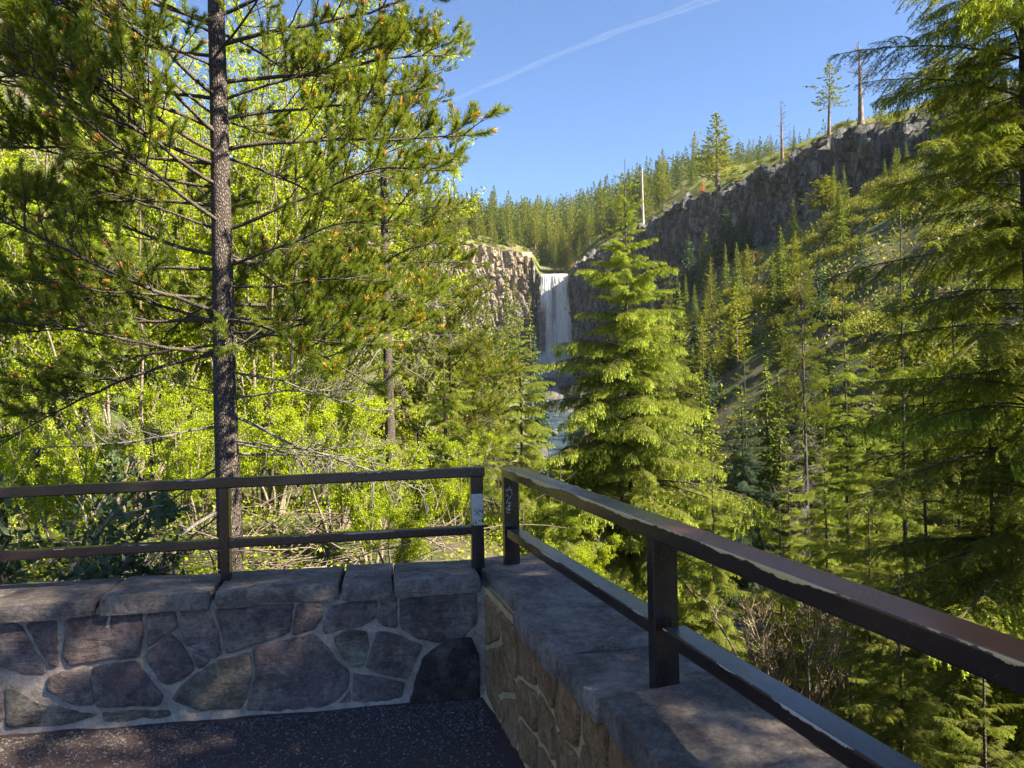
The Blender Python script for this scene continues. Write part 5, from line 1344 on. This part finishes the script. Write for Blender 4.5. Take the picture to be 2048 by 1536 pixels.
# trees above the rim and across the hill
gaps = [(1432, 224)]
def rim_trees():
    r = np.random.default_rng(321)
    # front rows, big enough to read singly
    fr = [(905, 395, .02), (925, 385, .03), (948, 430, .03), (968, 445, .02), (1003, 430, .03), (1025, 440, .02), (1048, 402, .05), (1068, 412, .04), (1085, 425, .05), (1098, 402, .07), (1112, 472, .01), (1120, 415, .06), (1135, 430, .04), (1150, 440, .03), (1165, 412, .07), (1180, 425, .05), (1200, 400, .09), (1215, 430, .05), (1240, 405, .08), (1262, 395, .09), (1300, 385, .08), (1320, 360, .10), (1340, 352, .09), (1365, 345, .09), (1385, 350, .08), (1142, 462, .012), (1128, 478, .01), (1160, 470, .01), (990, 455, .015), (1500, 345, .05), (1520, 338, .06), (1545, 332, .06), (1590, 325, .04)]
    for k, (px, top, w_) in enumerate(fr):
        p = hill_pt(px, w_); d = p[1]; topz = at(px, top, d)[2]; H = max(topz - p[2], 6)
        key = ['fir_a', 'pine_b', 'fir_b', 'pine_a', 'fir_a', 'pine_b'][k % 6]
        if (px, top) == (1142, 462) : key = 'yellow'
        if key == 'yellow': put_tree(MIDV[key], p[0], p[1], p[2] - 0.3, H, 'yellowing conifer just above the right lip of the falls', None, 'conifer', 0.8, 1.0)
        else: put_tree(MIDV[key], p[0], p[1], p[2] - 0.3, H, 'tall conifer in the front row of the forest above the falls', 'front-row conifers above the falls', 'conifer', r.uniform(0.8, 1.1), r.uniform(0, 6))
    k = 0
    while k < 125:
        px = r.uniform(850, 1700); w_ = r.uniform(0.01, 0.16)
        if w_ < np.interp(px, [850, 1150, 1300, 1400, 1700], [0.01, 0.01, 0.02, 0.12, 0.6]): continue
        p = hill_pt(px, w_) + np.array([r.normal() * 3, r.normal() * 3, 0]); H = r.uniform(10, 17)
        V = MIDV[('fir_a', 'fir_b', 'pine_a', 'pine_b', 'pine_b')[r.integers(5)]]
        put_tree(V, p[0], p[1], p[2] - 0.8, H, 'conifer in the near edge of the forest above the cliffs', 'conifers at the near edge of the forest above the cliffs', 'conifer', r.uniform(0.8, 1.2), r.uniform(0, 6)); k += 1
    # the rest of the hill forest as one mass
    far = MB(); base = []
    for cr_, _ in FARV:
        v_ = np.empty(len(cr_.vertices) * 3, np.float32); cr_.vertices.foreach_get('co', v_); v_ = v_.reshape(-1, 4, 3)
        keep = r.random(len(v_)) < 0.42; base.append(v_[keep])
    for k in range(3000):
        px = r.uniform(600, 1760); w_ = r.uniform(0.06, 1.02)
        if k < 260: w_ = r.uniform(0.93, 1.03)
        if w_ < np.interp(px, [850, 1150, 1300, 1400, 1700], [0.06, 0.06, 0.06, 0.25, 0.7]): continue
        p = hill_pt(px, min(w_, 1.03)) + np.array([r.normal() * 4, r.normal() * 4, -0.6]); H = (5 + 8 * r.random() ** 0.8 + 2.5 * vnoise(px * 0.02, w_ * 9, 0, 3).item()) / 10
        a = r.uniform(0, 6.28); ca, sa_ = math.cos(a), math.sin(a); w2 = H * r.uniform(0.8, 1.2)
        q = base[r.integers(4)] ; q = np.stack([(q[..., 0] * ca - q[..., 1] * sa_) * w2, (q[..., 0] * sa_ + q[..., 1] * ca) * w2, q[..., 2] * H], -1) * [1, 1, 1]
        # larger faces because far away
        cq = q.mean(1, keepdims=True); q = cq + (q - cq) * 1.35
        far.quads(q + p)
    tag(link('far_forest', far.mesh('far_forest', [M['far_tree']])), kind='stuff')
rim_trees()

# low round shrubs on the crest and the scree
def bush_mesh(seed, mat, n_=2600, size=0.09):
    r = np.random.default_rng(seed); d = nrm(r.normal(size=(n_, 3))); d[:, 2] = np.abs(d[:, 2])
    rad = 1 + 0.3 * fbm(d[:, 0] * 2 + seed, d[:, 1] * 2, d[:, 2] * 2, seed); P = d * rad[:, None] * r.uniform(0.6, 1.0, n_)[:, None]; P[:, 2] *= 0.75
    mb = MB(); leaves(mb, P, size, r)
    for k in range(7):
        a = r.uniform(0, 6.28); mb.tube(curve((0, 0, -0.2), (math.cos(a) * 0.8, math.sin(a) * 0.8, 1), 1.0, 4, r, (0, 0, 0), 0.1), np.linspace(0.03, 0.01, 5), 4, 1)
    return mb.mesh('bush', [mat, M['limb']])
BUSH = [bush_mesh(1, M['shrub_leaf']), bush_mesh(2, M['shrub_leaf']), bush_mesh(3, M['olive_leaf'])]
r = np.random.default_rng(66)
for k in range(110):
    px = r.uniform(1260, 1980); w_ = r.uniform(0.0, 0.07) if px < 1760 else r.uniform(0.0, 0.22)
    p = hill_pt(px, w_); tag(link('shrub', BUSH[r.integers(2)], loc=(p[0], p[1], p[2] - 0.1), rot=(0, 0, r.uniform(0, 6)), scale=r.uniform(0.5, 1.4)), 'low yellow-green shrub on the crest above the right cliff', 'shrub', 'shrubs on the cliff crest')
for k in range(45):
    p = hill_pt(r.uniform(870, 1075), r.uniform(0.0, 0.03)); tag(link('shrub', BUSH[r.integers(3)], loc=(p[0], p[1], p[2] - 0.1), rot=(0, 0, r.uniform(0, 6)), scale=r.uniform(0.5, 1.3)), 'low shrub on top of the tan cliff left of the falls', 'shrub', 'shrubs on top of the tan cliff')
k = 0
while k < 140:
    x, y = sector(12, 36, 26, 105)(r)
    if abs(x - np.interp(y, CY, CX)) < 5: continue
    tag(link('shrub', BUSH[r.integers(3)], loc=(x, y, gz(x, y) - 0.1), rot=(0, 0, r.uniform(0, 6)), scale=r.uniform(0.7, 1.9)), 'scrubby bush on the slope under the right cliff', 'shrub', 'scrub on the slope under the right cliff'); k += 1
n_ = 60000; a = np.radians(r.uniform(5, 37, n_)); d = np.sqrt(r.uniform(18 ** 2, 110 ** 2, n_)); x, y = d * np.sin(a), d * np.cos(a)
ok = (np.abs(x - np.interp(y, CY, CX)) > 4) & (fbm(x * 0.25, y * 0.25, 0, 8) + r.normal(size=n_) * 0.1 > -0.12); x, y = x[ok], y[ok]
mb = MB(); leaves(mb, np.stack([x, y, height(x, y) + r.exponential(0.22, len(x))], -1), 0.26, r, 0, 0.6)
tag(link('undergrowth', mb.mesh('undergrowth', [M['shrub_leaf']])), kind='stuff')
mb = MB()
for k in range(1300):
    a = math.radians(r.uniform(8, 36)); d = math.sqrt(r.uniform(45 ** 2, 130 ** 2)); x, y = d * math.sin(a), d * math.cos(a)
    if float(fbm(x * 0.06, y * 0.06, 0, 15)) < 0.05: continue
    sz = r.uniform(0.2, 0.9); u = nrm(r.normal(size=(3, 3))); pts = np.array([u[0], u[1], u[2], -u[0], -u[1], -u[2]]) * sz; pts[:, 2] *= 0.6
    mb.add(pts + [x, y, gz(x, y)], [[0, 1, 2], [0, 2, 4], [0, 4, 5], [0, 5, 1], [3, 2, 1], [3, 4, 2], [3, 5, 4], [3, 1, 5]])
tag(link('scree', mb.mesh('scree', [M['cliff']])), kind='stuff')
p = at(1505, 545, 112); tag(link('shrub', BUSH[2], loc=(p[0], p[1], gz(p[0], p[1])), scale=3.0), 'large round olive-brown bush in the shade under the cliff', 'shrub')

# far viewing platform above the tan cliff
pl = at(1010, 505, 226)
vp = thing('viewpoint_wall', 'curved grey stone parapet with a rail on top of the tan cliff left of the falls', 'wall', pl)
cols_ = np.linspace(962, 1064, 24); top_w = np.interp(cols_, [962, 1000, 1040, 1064], [490, 497, 501, 500]); low_w = np.interp(cols_, [962, 1000, 1040, 1064], [499, 512, 515, 520]); dps = np.interp(cols_, [962, 1000, 1040, 1064], [215, 220.5, 225, 227])
F0 = np.array([at(a, c_, d) for a, c_, d in zip(cols_, low_w + 4, dps)]); F1 = np.array([at(a, c_, d) for a, c_, d in zip(cols_, top_w + 4, dps)]); back = np.array([-0.35, 0.35, 0])
mb = MB(); mb.grid(np.stack([F0, F1, F1 + back, F0 + back, F0], 1) - pl); link('parapet', mb.mesh('parapet', [M['masonry']]), vp)
mb = MB(); mb.tube(F1 + back / 2 + [0, 0, 1.0] - pl, 0.05, 5); link('top_rail', mb.mesh('top_rail', [M['far_bark']]), vp)
for i in range(0, 24, 2):
    mb = MB(); mb.tube(np.array([F1[i], F1[i] + [0, 0, 1.0]]) + back / 2 - pl, 0.05, 5); link('post', mb.mesh('post', [M['far_bark']]), vp)

# contrail: a thin long streak of ice cloud high in the sky
c0, c1 = at(880, 213, 9000), at(1480, -20, 9000)
mb = MB(); tt_ = np.linspace(0, 1, 60)
path = c0 + (c1 - c0) * tt_[:, None] + np.array([0, 0, 1]) * (7 * vnoise(tt_ * 14, 0 * tt_, 0, 2) + 70 * np.sin(tt_ * 3.1))[:, None]
mb.tube(path, 22 + 16 * tt_ + 8 * vnoise(tt_ * 22, 0 * tt_, 0, 5), 8)
tag(link('contrail', mb.mesh('contrail', [M['contrail']], True)), 'thin faint white contrail slanting across the blue sky', 'contrail')

# air
b = MB(); b.box((60, 330, 85), (420, 0, 0), (0, 380, 0), (0, 0, 110))
g = N('haze'); pv = g.n('VolumePrincipled'); pv.inputs['Color'].default_value = (0.80, 0.90, 1.0, 1); pv.inputs['Density'].default_value = 0.00009; g.l(pv.outputs[0], g.out.inputs['Volume'])
tag(link('haze', b.mesh('haze', [g.m])), kind='stuff')
